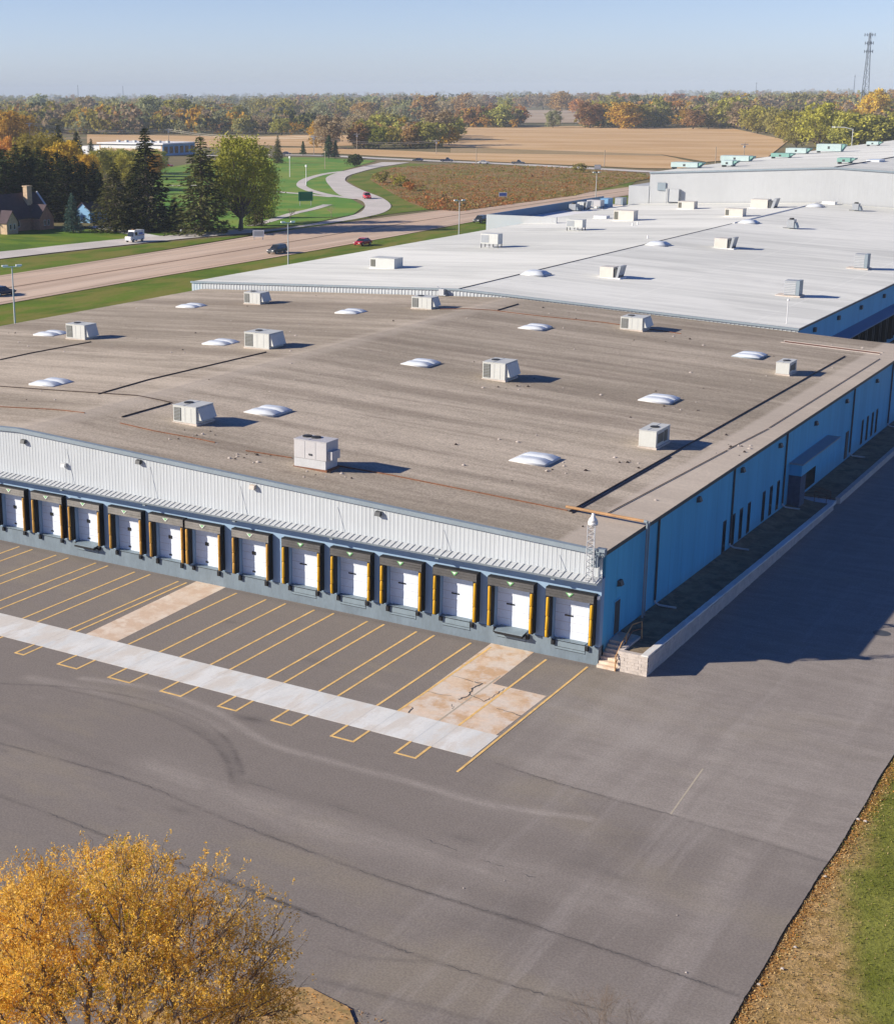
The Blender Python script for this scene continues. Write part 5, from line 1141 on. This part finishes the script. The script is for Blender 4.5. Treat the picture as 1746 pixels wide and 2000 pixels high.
# -- evergreens and broadleaf trees round the house
c_dark = [conifer('conifer_tree', 20, 4.6, 5200, .75, needle_dark, 21, .16), conifer('conifer_tree', 20, 4.0, 5200, .70, needle_dark, 22, .22), conifer('conifer_tree', 20, 5.2, 5200, .8, needle_dark, 23, .12)]
c_mid = [conifer('conifer_tree', 20, 5.4, 6500, .62, needle_mid, 24, .10, .32), conifer('conifer_tree', 20, 4.8, 6500, .62, needle_mid, 25, .16, .32)]
used = {}
def get(root):
    if root.name in used: return copy_tree(root)
    used[root.name] = 1; return root
CG = 'conifers round the brick house'
for k, (src, px, py, top, xy, lb) in enumerate([
    (c_dark[1], 289, 452, 243, 1.55, 'tallest dark conifer, left of the gap with the parked red car'), (c_mid[1], 395, 455, 260, 1.85, 'broad tall conifer beside the yellow-green broadleaf tree'),
    (c_mid[0], 226, 452, 312, 1.7, 'olive conifer with bare lower trunk behind the mail van'), (c_mid[0], 262, 448, 320, 1.5, 'olive conifer crowded against the tallest dark conifer'),
    (c_dark[0], 342, 452, 386, 2.4, 'low dark conifer filling the gap between the two tall ones'), (c_dark[2], 318, 450, 396, 2.2, 'bushy dark conifer low in the shade left of the gap'),
    (c_dark[0], 14, 428, 286, 2.0, 'dark conifer behind the roof of the brick house'), (c_dark[2], 58, 426, 280, 1.9, 'dark conifer behind the brick chimney'), (c_dark[1], 96, 428, 290, 2.1, 'dark conifer right of the brick chimney'),
    (c_dark[0], 132, 430, 300, 2.0, 'dark conifer above the small blue spruce'), (c_dark[2], 166, 430, 312, 2.0, 'dark conifer behind the pale blue garage'), (c_dark[1], -24, 432, 296, 2.2, 'dark conifer cut by the left picture edge'),
    (c_dark[1], 36, 410, 278, 2.0, 'pointed dark conifer in the second row behind the house'), (c_dark[0], 78, 408, 284, 2.0, 'second-row dark conifer below the golden tree'), (c_dark[2], 118, 412, 290, 2.0, 'second-row dark conifer below the gold crown edge'), (c_dark[1], 198, 428, 334, 1.9, 'dark conifer right of the pale blue garage'), (c_dark[2], 150, 405, 300, 2.1, 'second-row dark conifer left of the olive conifers'), (c_dark[0], 185, 405, 312, 2.1, 'second-row dark conifer touching the olive conifers'), (c_dark[2], 2, 405, 284, 2.0, 'second-row dark conifer at the left picture edge'),
    (c_dark[0], 118, 345, 240, 1.25, 'dark evergreen standing above the golden tree'), (c_dark[2], 152, 345, 252, 1.3, 'dark evergreen left of the white-roofed school'), (c_dark[1], 180, 342, 268, 1.3, 'smaller dark evergreen at the left end of the white school roof'), (c_mid[1], 543, 318, 262, 1.3, 'dark conifer at the right edge of the yellow-green tree'), (c_mid[0], 518, 425, 352, 1.5, 'low olive conifer at the foot of the yellow-green tree'), (c_mid[0], 498, 440, 360, 1.3, 'low conifer in front of the yellow-green tree trunk')]):
    place(get(src), px, py, top, lb, 'conifer', CG, 20, None, xy)
sp = conifer('blue_spruce', 10, 3.1, 5200, .42, needle_blue, 31, .04, .12); place(sp, 143, 453, 374, 'small blue-green spruce on the lawn beside the brick house', 'spruce', None, 10, None, 1.0)
pk = conifer('park_evergreen', 8, 2.6, 1500, .55, needle_green, 32, .04, .1, .12)
for px, py, top, xy, lb in ((592, 303, 274, 1.0, 'small cone-shaped green evergreen beside the dark parked car'), (642, 309, 262, 1.15, 'left one of the tight evergreen pair in the park'), (655, 309, 272, 1.0, 'right one of the tight evergreen pair in the park')):
    place(get(pk), px, py, top, lb, 'evergreen', 'park evergreens', 8, None, xy)
bigtree = broadleaf('broadleaf_tree', 8.6, 22, .10, 15000, .50, LEAF['willow'], 41, 26); place(bigtree, 470, 448, 257, 'large yellow-green broadleaf tree with visible limbs beside the broad conifer', 'tree', None, 22, None, 1.15, .7)
b2 = broadleaf('broadleaf_tree', 6.5, 18, .08, 8000, .5, LEAF['willow'], 42, 18); place(b2, 512, 436, 300, 'olive broadleaf tree, right-hand companion of the large yellow-green tree', 'tree', None, 18, None, .85); used[b2.name] = 1
gt = broadleaf('broadleaf_tree', 7, 14, .1, 7000, .55, LEAF['golden'], 43, 18)
yt = broadleaf('broadleaf_tree', 7, 14, .1, 7000, .55, LEAF['yellow-green'], 44, 18)
for src, px, py, top, xy, lb in ((yt, 78, 370, 258, 1.3, 'yellow-green tree glowing above the dark conifers'), (gt, 125, 372, 272, 1.1, 'golden-green tree right of the glowing yellow one'), (gt, 166, 380, 298, .9, 'golden tree low at the right of the yellow pair'), (gt, 12, 300, 214, 1.2, 'bright yellow tree at the left edge of the wood'), (gt, 45, 292, 222, .9, 'smaller yellow tree beside the bright one at left edge'), (yt, 250, 372, 298, .9, 'yellow-green tree between school roof and olive conifers'), (yt, 222, 345, 289, 1.2, 'low yellow-green tree hiding the left of the school front'), (gt, 305, 350, 298, .8, 'small golden tree hiding the right of the school front'), (yt, 268, 338, 289, 1.5, 'low yellow-green tree hiding the middle of the school front'), (b2, 196, 350, 287, 1.3, 'olive tree at the left corner of the school front'), (b2, 244, 345, 288, 1.4, 'olive tree before the school front, left of its middle'), (b2, 288, 345, 287, 1.3, 'olive tree before the school front, by the tallest conifer'), (b2, 310, 340, 289, 1.2, 'olive tree at the right corner of the school front')):
    place(get(src), px, py, top, lb, 'tree', 'autumn trees round the house', 18 if src is b2 else 14, None, xy)
ot = broadleaf('broadleaf_tree', 6, 14, .2, 3000, .7, LEAF['orange'], 45, 12); place(ot, 14, 345, 266, 'orange maple at the left edge above the dark conifers', 'tree', None, 14, None, .8)
bt = MB(); rb = np.random.default_rng(5)
def bare(m, p, d, L, r, depth, rng_):
    e = p+d*L; m.tube([p, p.lerp(e, .5)+Vector(rng_.normal(size=3))*L*.05, e], [r, r*.8, r*.6], 4, 0, False)
    if depth == 0: return
    for k in range(3 if depth > 1 else 4):
        nd_ = (d+Vector(rng_.normal(size=3))*.52); nd_.z += .06; nd_.normalize(); bare(m, e, nd_, L*rng_.uniform(.6, .82), r*.58, depth-1, rng_)
bare(bt, Vector((0, 0, -.2)), Vector((.06, 0, 1)), 1.6, .16, 5, rb)
o = bt.build('bare_tree', bark); place(o, 567, 431, 398, 'small leafless grey tree by the frontage road bend', 'tree', None, 6.2)
bt = MB(); bare(bt, Vector((0, 0, -.2)), Vector((.0, 0, 1)), 1.7, .12, 5, rb); o = bt.build('bare_tree', M('bark_pink', (.34, .22, .18), .9, .2)); place(o, 647, 423, 388, 'slender pinkish leafless tree in front of the S-bend', 'tree', None, 6.4)
bush = broadleaf('round_bush', 3, 4.4, .05, 2400, .45, LEAF['dark green'], 46, 9); place(bush, 692, 324, 300, 'round dark bush at the road junction', 'bush', None, 4.4, None, 1.1)
bare_bush = MB(); rb = np.random.default_rng(9)
for k in range(7): bare(bare_bush, Vector((rb.normal()*.3, rb.normal()*.3, 0)), Vector((rb.normal()*.35, rb.normal()*.35, 1)).normalized(), 1.5, .035, 4, rb)
bo = bare_bush.build('bare_shrub', twig_bark); bo.location = at(1190, 2085, 0); bo.scale = (.62, .62, .72); tag(bo, 'bare grey shrub tip at the bottom edge of the picture', 'shrub')

# -- woods: every tree of the nearer woods on its own, the far woods as one mass
COLS = list(LEAF)
shapes = []
for k in range(7):
    r_ = np.random.default_rng(100+k); P, cen = crown_pts(r_, 2600, 6.4, 13.6, .6, 12+k % 3*2, .85, .5)
    V, Q = quads(P, .95, r_, .8, .35); V2 = limb_mesh(r_, cen[:5], 3.5, .35, 4)
    nV = len(V); v2 = np.array(V2.v); f2 = [f for f in V2.f if len(f) == 4]
    V = np.concatenate([V, v2]); Q2 = np.concatenate([Q, np.array(f2)+nV]); ii = np.concatenate([np.zeros(len(Q), int), np.ones(len(f2), int)])
    shapes.append(np_mesh('woodland_tree', V, Q2, [LEAF['olive'], bark], ii, link=False))
def woodtree(px, py, h, color, zone, xy=1.0):
    o = bpy.data.objects.new('woodland_tree', random.choice(shapes)); COL.objects.link(o); o.location = at(px, py); s_ = h/14.5
    o.scale = (s_*xy, s_*xy*random.uniform(.9, 1.1), s_); o.rotation_euler.z = random.uniform(0, 6.28)
    o.material_slots[0].link = 'OBJECT'; o.material_slots[0].material = LEAF[color]
    tag(o, f'{color} tree {zone}', 'tree', f'{color} trees {zone}')
def pick(wts): return random.choices(list(wts), list(wts.values()))[0]
ZONES = [   # photo rows of the tree feet, count, heights, crown colours, where
    ((-80, 470, 232, 262), 46, (13, 19), {'olive': 5, 'yellow-green': 3, 'golden': 2, 'bare brown': 2, 'grey-green': 3, 'rusty brown': 1}, 'in the wood behind the white-roofed school'),
    ((-80, 520, 205, 232), 34, (17, 25), {'olive': 4, 'yellow-green': 3, 'grey-green': 3, 'bare brown': 2, 'golden': 1}, 'in the pale wood above the power line'),
    ((470, 740, 246, 264), 20, (10, 15), {'bare brown': 4, 'olive': 2, 'grey-green': 1, 'golden': 1}, 'along the narrow far field strip'),
    ((520, 880, 205, 236), 30, (16, 24), {'bare brown': 3, 'rusty brown': 3, 'olive': 2, 'grey-green': 2, 'yellow-green': 1}, 'in the brown wood left of the big tan field'),
    ((690, 885, 262, 296), 24, (12, 17), {'olive': 4, 'yellow-green': 2, 'bare brown': 3, 'rusty brown': 1, 'golden': 1}, 'in the clump at the left end of the tan field'),
    ((900, 1110, 243, 250), 22, (14, 20), {'rusty brown': 4, 'orange': 2, 'bare brown': 3, 'olive': 2, 'bright green': 1}, 'in the russet row behind the tan field'),
    ((1120, 1440, 240, 252), 26, (16, 23), {'olive': 4, 'yellow-green': 2, 'rusty brown': 2, 'golden': 1, 'orange': 1}, 'in the olive row behind the tan field'),
    ((880, 1320, 205, 226), 26, (18, 26), {'bare brown': 4, 'rusty brown': 4, 'orange': 1, 'olive': 2}, 'in the far wood beyond the tan field'),
    ((1300, 1830, 200, 230), 40, (18, 28), {'olive': 3, 'golden': 2, 'rusty brown': 2, 'orange': 1, 'grey-green': 3, 'bare brown': 2}, 'in the upper wood at right below the tower'),
    ((1430, 1840, 248, 292), 26, (15, 21), {'olive': 4, 'yellow-green': 4, 'grey-green': 2, 'bare brown': 1}, 'in the wood behind the tall roof')]
for (x0_, x1_, y0_, y1_), n_, (h0, h1), wts, zone in ZONES:
    for k in range(n_):
        px, py = x0_+(x1_-x0_)*(k+random.uniform(.0, 1))/n_, random.uniform(y0_, y1_)
        if zone.endswith('left end of the tan field') and px > 850: py = min(py, 284)
        if zone.endswith('russet row behind the tan field') and 1015 < px or zone.endswith('olive row behind the tan field') and px < 1142: continue
        if zone.endswith('tall roof'): py = 250+(px-1430)/110*22*random.uniform(.6, 1.1); py = min(py, 292)
        woodtree(px, py, random.uniform(h0, h1)*(1.2 if random.random() < .2 else 1)*1.08, pick(wts), zone, random.uniform(1.15, 1.7))
for px, py, top, col, xy, lb in ((1598, 290, 196, 'yellow-green', 1.15, 'largest yellow-green tree rising behind the tall roof'), (1650, 288, 215, 'olive', 1.1, 'large olive tree right of the largest yellow-green one'), (1555, 288, 232, 'olive', 1.2, 'wide olive tree left of the largest yellow-green one'), (1350, 246, 198, 'golden', .8, 'bright gold narrow tree in the row behind the tan field'),
                       (1705, 250, 172, 'golden', 1.0, 'bright yellow tree below the cell tower'), (1080, 249, 214, 'grey-green', 1.2, 'pale grey-green tree alone in the field gap'), (740, 290, 246, 'bright green', 1.1, 'bright green tree at the left of the field-end clump'), (855, 284, 212, 'bare brown', 1.2, 'tall dark brown tree at the field corner casting a long shadow'), (1470, 252, 206, 'grey-green', 1.2, 'grey leafless-looking tree right of the tan field'), (290, 250, 184, 'grey-green', 1.5, 'tall pale willow-like tree above the white school roof'), (350, 252, 190, 'olive', 1.5, 'tall olive tree right of the willow-like one'),
                       (640, 290, 222, 'bare brown', 1.3, 'brown leafless tree above the evergreen pair'), (618, 288, 236, 'golden', .9, 'golden tree beside the crossarm power pole')):
    r_ = broadleaf('broadleaf_tree', 6.6, 15, .05, 3400, .85, LEAF[col], 200+px, 16); place(r_, px, py, top, lb, 'tree', None, 15, None, xy)
# far woods
FV = []; FQ = []; FI = []; nn = 0; keys = ['bare brown', 'rusty brown', 'olive', 'grey-green', 'dark green', 'golden', 'yellow-green']
protoP = [crown_pts(np.random.default_rng(300+k), 190, 7.5, 13, .3, 7, .85, .5)[0] for k in range(5)]
FZ = [(-160, 470, 205, 262, 520, 14.5), (470, 880, 205, 238, 260, 15), (470, 600, 238, 262, 60, 11), (700, 880, 266, 288, 60, 9), (900, 1440, 242, 249, 130, 12), (1150, 1900, 198, 232, 330, 16), (1440, 1900, 250, 285, 130, 12), (880, 1160, 198, 214, 120, 14)]
SPOTS = [(random.uniform(a_, b_), random.uniform(c_, d_), h_/13.) for a_, b_, c_, d_, n_, h_ in FZ for k in range(n_)]
SPOTS = [q_ for q_ in SPOTS if not (q_[0] > 1440 and q_[1] > 249 and q_[1] > 252+(q_[0]-1440)*.16)]
SPOTS += [(random.uniform(-160, 1900), 179.3+random.random()**1.2*28, 1.2) for k in range(1700)]
for k, (px, py, hs_) in enumerate(SPOTS):
    b = at(px, py)
    if 1012 < px < 1145 and 213 < py < 252: continue
    if (184.5 < py < 198 and 805 < px < 985 or 180 < py < 194 and 1090 < px < 1320) and random.random() < .93: continue
    if 202 < py < 225 and 1285 < px < 1505 and random.random() < .9: continue
    if 232 < py < 256 and 475 < px < 745 and random.random() < .85: continue
    s_ = random.choice((.65, .8, .95, 1.1, 1.35, 1.6))*random.uniform(.9, 1.1)*hs_*(1+.25*(py < 184)); P = protoP[k % 5]*s_*np.array((1.5, 1.5, 1.0)); c_, sn = math.cos(k), math.sin(k); P = P@np.array(((c_, sn, 0), (-sn, c_, 0), (0, 0, 1)))+np.array(b)
    V, Q = quads(P, (2.3 if py > 200 else 3.4)*s_, rng, .9, .4); FV.append(V); FQ.append(Q+nn); nn += len(V); FI.append(np.full(len(Q), keys.index(pick({'bare brown': 1.5, 'rusty brown': 1, 'olive': 4.5, 'grey-green': 3, 'dark green': 1.3, 'golden': 1.3, 'yellow-green': 2.4} if px < 720 or py < 196 else {'bare brown': 1.8, 'rusty brown': 2.2, 'olive': 4, 'grey-green': 1.5, 'dark green': 1.5, 'golden': 1.8, 'yellow-green': 2.4}))))
tag(np_mesh('distant_woods', np.concatenate(FV), np.concatenate(FQ), [LEAF[k] for k in keys], np.concatenate(FI)), None, None, None, 'stuff')
# prairie brush, and rough grass along the field edges
FV = []; FQ = []; FI = []; nn = 0; keys = ['rusty brown', 'olive', 'golden', 'orange', 'bare brown', 'yellow-green', 'dark green']
def inside(px, py, poly):
    c = False; n_ = len(poly)
    for i in range(n_):
        (x1_, y1_), (x2_, y2_) = poly[i], poly[i-1]
        if (y1_ > py) != (y2_ > py) and px < (x2_-x1_)*(py-y1_)/(y2_-y1_)+x1_: c = not c
    return c
k = 0
while k < 9000:
    px, py = random.uniform(715, 1290), random.uniform(318, 414)
    if not inside(px, py, PR): continue
    k += 1; b = at(px, py); hgt = random.uniform(.15, .42)*(1.5 if py > 388 else 1)*(3.2 if random.random() < .03 else 1)
    low = (py-0.03*(px-800)*-1) > 378; zo = math.sin(px*.021+py*.05)+math.sin(px*.009-py*.11+1)+.6*math.sin(px*.05+py*.2); wts = {'rusty brown': 4.5+4*(zo > .4), 'olive': 3+4*(zo < -.3), 'golden': .3, 'bare brown': 2+3*(zo > 1), 'yellow-green': .3+1.5*(zo < -.9), 'dark green': 1.2*(zo < -.6)} if not (px < 950 and py > 370 or py > 385) else {'orange': 1.6, 'rusty brown': 4, 'bare brown': 3, 'olive': 2}
    P = rng.normal(size=(10, 3))*np.array((1.0, 1.0, .35))*hgt; P[:, 2] = np.abs(P[:, 2])+.1; V, Q = quads(P+np.array(b), .7*hgt+.1, rng, .6, .3); FV.append(V); FQ.append(Q+nn); nn += len(V); FI.append(np.full(len(Q), keys.index(pick(wts))))
PL = {'rusty brown': (.36, .15, .06), 'olive': (.22, .19, .055), 'golden': (.40, .28, .06), 'orange': (.40, .14, .06), 'bare brown': (.30, .21, .11), 'yellow-green': (.25, .26, .05), 'dark green': (.13, .15, .04)}
tag(np_mesh('prairie_brush', np.concatenate(FV), np.concatenate(FQ), [leaf('brush_'+k_.replace(' ', '_').replace('-', '_'), PL[k_], .2, .3) for k_ in keys], np.concatenate(FI)), None, None, None, 'stuff')
for px, py, top, col, lb in ((778, 363, 340, 'yellow-green', 'yellow-green bush at the left end of the prairie'), (745, 356, 334, 'olive', 'olive bush at the left prairie tip'), (800, 372, 354, 'orange', 'orange bush in the left part of the prairie'), (1132, 336, 318, 'olive', 'round olive bush at the far edge of the prairie')):
    r_ = broadleaf('prairie_bush', 2.6, 3.4, .03, 700, .5, LEAF[col], 400+px, 8); place(r_, px, py, top, lb, 'bush', None, 3.4, None, 1.2)
# tufts on the near verge and litter under the golden tree
N = 26000; x = 18.35+rng.random(N)**1.3*22; y = rng.uniform(-46, 6, N)
P = np.stack([x, y, np.full(N, -.04)], 1); dry = (x-18.3) < (-1.9-.18*y)+rng.normal(0, 1.3, N)
V, Q = quads(P, .12, rng, .35, .9, np.tile((0, 0, 1.1), (N, 1)))
tag(np_mesh('grass', V, Q, [leaf('blade_green', (.16, .165, .03), .3, .2), leaf('blade_dry', (.36, .25, .13), .3, .2)], dry.astype(int)), None, None, None, 'stuff')
N = 5200; y = rng.uniform(-44, 4, N); x = 18.33+np.abs(rng.normal(0, .42, N)); P = np.stack([x, y, np.full(N, -.05)], 1)
P2 = np.stack([rng.uniform(.5, 7.5, 1800), rng.uniform(-46, -38.8, 1800), np.full(1800, .11)], 1); V, Q = quads(np.concatenate([P, P2]), .075, rng, .7, .0)
tag(np_mesh('leaf_litter', V, Q, [leaf('litter_orange', (.50, .24, .06), .4, .1), leaf('litter_brown', (.30, .18, .08), .4, .1), leaf('litter_straw', (.55, .42, .20), .3, .1)], rng.integers(0, 3, len(Q))), None, None, None, 'stuff')
m = MB()
for px, py in ((1676, 1600), (1612, 1712), (1528, 1892), (1482, 1923), (1690, 1604), (1553, 1850), (1340, 1900), (610, 1980), (640, 1985), (1322, 1788), (985, 1720), (905, 1735)):
    b = at(px, py, -.01 if px > 1400 else .03); a = random.uniform(.05, .12)*(1 if px > 1400 else .45)
    m.hexa([(b.x+dx*a, b.y+dy*a*.7, b.z+dz*a*.6) for dx, dy, dz in ((-1, -1, -.5), (1, -.8, -.5), (.9, 1, -.5), (-1, .9, -.5), (-.6, -.5, .6), (.5, -.7, .5), (.6, .5, .7), (-.5, .6, .6))])
tag(m.build('pebbles', stone_block), None, None, None, 'stuff')

# -- the golden tree in the foreground
def honey_locust(RX=5.9, RZ=4.3, ZC=8.1, NT=5200):
    g_ = np.random.default_rng(77); root = empty('golden_tree'); m = MB()
    d = g_.normal(size=(NT*3, 3)); d /= np.linalg.norm(d, axis=1)[:, None]; d = d[d[:, 2] > -.62][:NT]
    sup = (np.abs(d)**2.5).sum(1)**(-1/2.5)                              # a squarish dome
    lump = 1+.10*np.sin(d[:, 0]*4+1)*np.sin(d[:, 1]*5)+.07*np.sin(d[:, 2]*9+d[:, 0]*6)+.05*g_.normal(size=len(d))
    T = d*(sup*lump*(.30+.70*g_.random(len(d))**.45))[:, None]*np.array((RX, RX, RZ)); T[:, 2] += ZC
    keep = g_.random(len(T)) < np.clip(.62+.40*np.sin(T[:, 0]*1.3+.5)*np.sin(T[:, 1]*1.2)+.25*np.sin(T[:, 2]*2), .22, 1); T = T[keep]
    tips = []
    def rad(n): return .0072*n**.47+.003
    def limb(p, q, r0, r1, bend):
        v = q-p; L_ = np.linalg.norm(v); k = 4 if L_ > .7 else 2; off = g_.normal(size=3)*L_*bend; off[2] += L_*.05
        P = [p+v*t_+off*math.sin(math.pi*t_) for t_ in np.linspace(0, 1, k+1)]
        m.tube([tuple(x) for x in P], [r0+(r1-r0)*t_ for t_ in np.linspace(0, 1, k+1)], 7 if r0 > .06 else (4 if r0 > .018 else 3), 0, False)
    def grow(p, pts, depth):
        n = len(pts); r0 = rad(n)
        if n <= 3:
            for q in pts: limb(p, q, .009, .004, .10); tips.append((p, q))
            return
        k = min(n, 3 if depth else 6); c = pts[g_.choice(n, k, replace=False)]
        for _ in range(5):
            lab = ((pts[:, None]-c[None])**2).sum(2).argmin(1); c = np.array([pts[lab == j].mean(0) if (lab == j).any() else c[j] for j in range(k)])
        for j in range(k):
            sub = pts[lab == j]
            if not len(sub): continue
            q = p+(c[j]-p)*(.42 if depth else .36)*g_.uniform(.85, 1.15); limb(p, q, min(r0, rad(len(sub))*1.25), rad(len(sub)), .07); grow(q, sub, depth+1)
    base_ = np.array((.15, .1, 2.3)); m.tube([(0, 0, -.3), (.03, .02, .5), (.12, .06, 1.4), tuple(base_)], [.40, .30, .26, .25], 9)
    grow(base_, T, 0); m.build('trunk', twig_bark, root)
    A = np.array([t_[0] for t_ in tips]); B = np.array([t_[1] for t_ in tips])
    dens = np.clip(.95-.10*B[:, 0]+.35*np.sin(B[:, 0]*1.1+B[:, 2])*np.sin(B[:, 1]*1.0+1), .55, 1.7)
    spr = np.repeat(np.arange(len(B)), g_.poisson(6.0*dens)); u = g_.random(len(spr))[:, None]**.6; SC = A[spr]*(1-u)+B[spr]*u+g_.normal(size=(len(spr), 3))*np.array((.17, .17, .12)); SD = (B-A)[spr]+g_.normal(size=(len(spr), 3))*.25; SD /= np.linalg.norm(SD, axis=1)[:, None]
    idx = np.repeat(np.arange(len(SC)), 11); along = g_.uniform(-.16, .16, len(idx))[:, None]; P = SC[idx]+SD[idx]*along+g_.normal(size=(len(idx), 3))*.035; P[:, 2] -= .05+np.abs(along[:, 0])*.25
    V, Q = quads(P, .095, g_, .40, .1); hue = np.sin(P[:, 0]*.7+2)+np.sin(P[:, 1]*.9)+g_.normal(size=len(P))*.7-(P[:, 2]-ZC)*.35; sel = g_.random(len(P))
    mi = np.where(hue > 1.3, 2, np.where(sel < .5, 0, 1)); np_mesh('crown', V, Q, honey, mi, root)
    return root
hl = honey_locust(); _p = at(188, 1966, 8.1); hl.location = (_p.x, _p.y, 0); tag(hl, 'large golden-leaved tree with airy crown in front of the yard', 'tree')

# ---------------------------------------------------------------- the air
hz_ = MB(); hz_.box(-15500, 15500, -15500, 15500, -1.3, 105.0)
hm = bpy.data.materials.new('haze'); hm.use_nodes = True; t = hm.node_tree; t.nodes.clear()
ou = nd(t, 'ShaderNodeOutputMaterial'); pv = nd(t, 'ShaderNodeVolumePrincipled'); pv.inputs['Color'].default_value = (.80, .91, 1, 1); pv.inputs['Density'].default_value = HAZE; pv.inputs['Anisotropy'].default_value = -.15
t.links.new(pv.outputs[0], ou.inputs['Volume'])
tag(hz_.build('haze', hm), None, None, None, 'stuff')
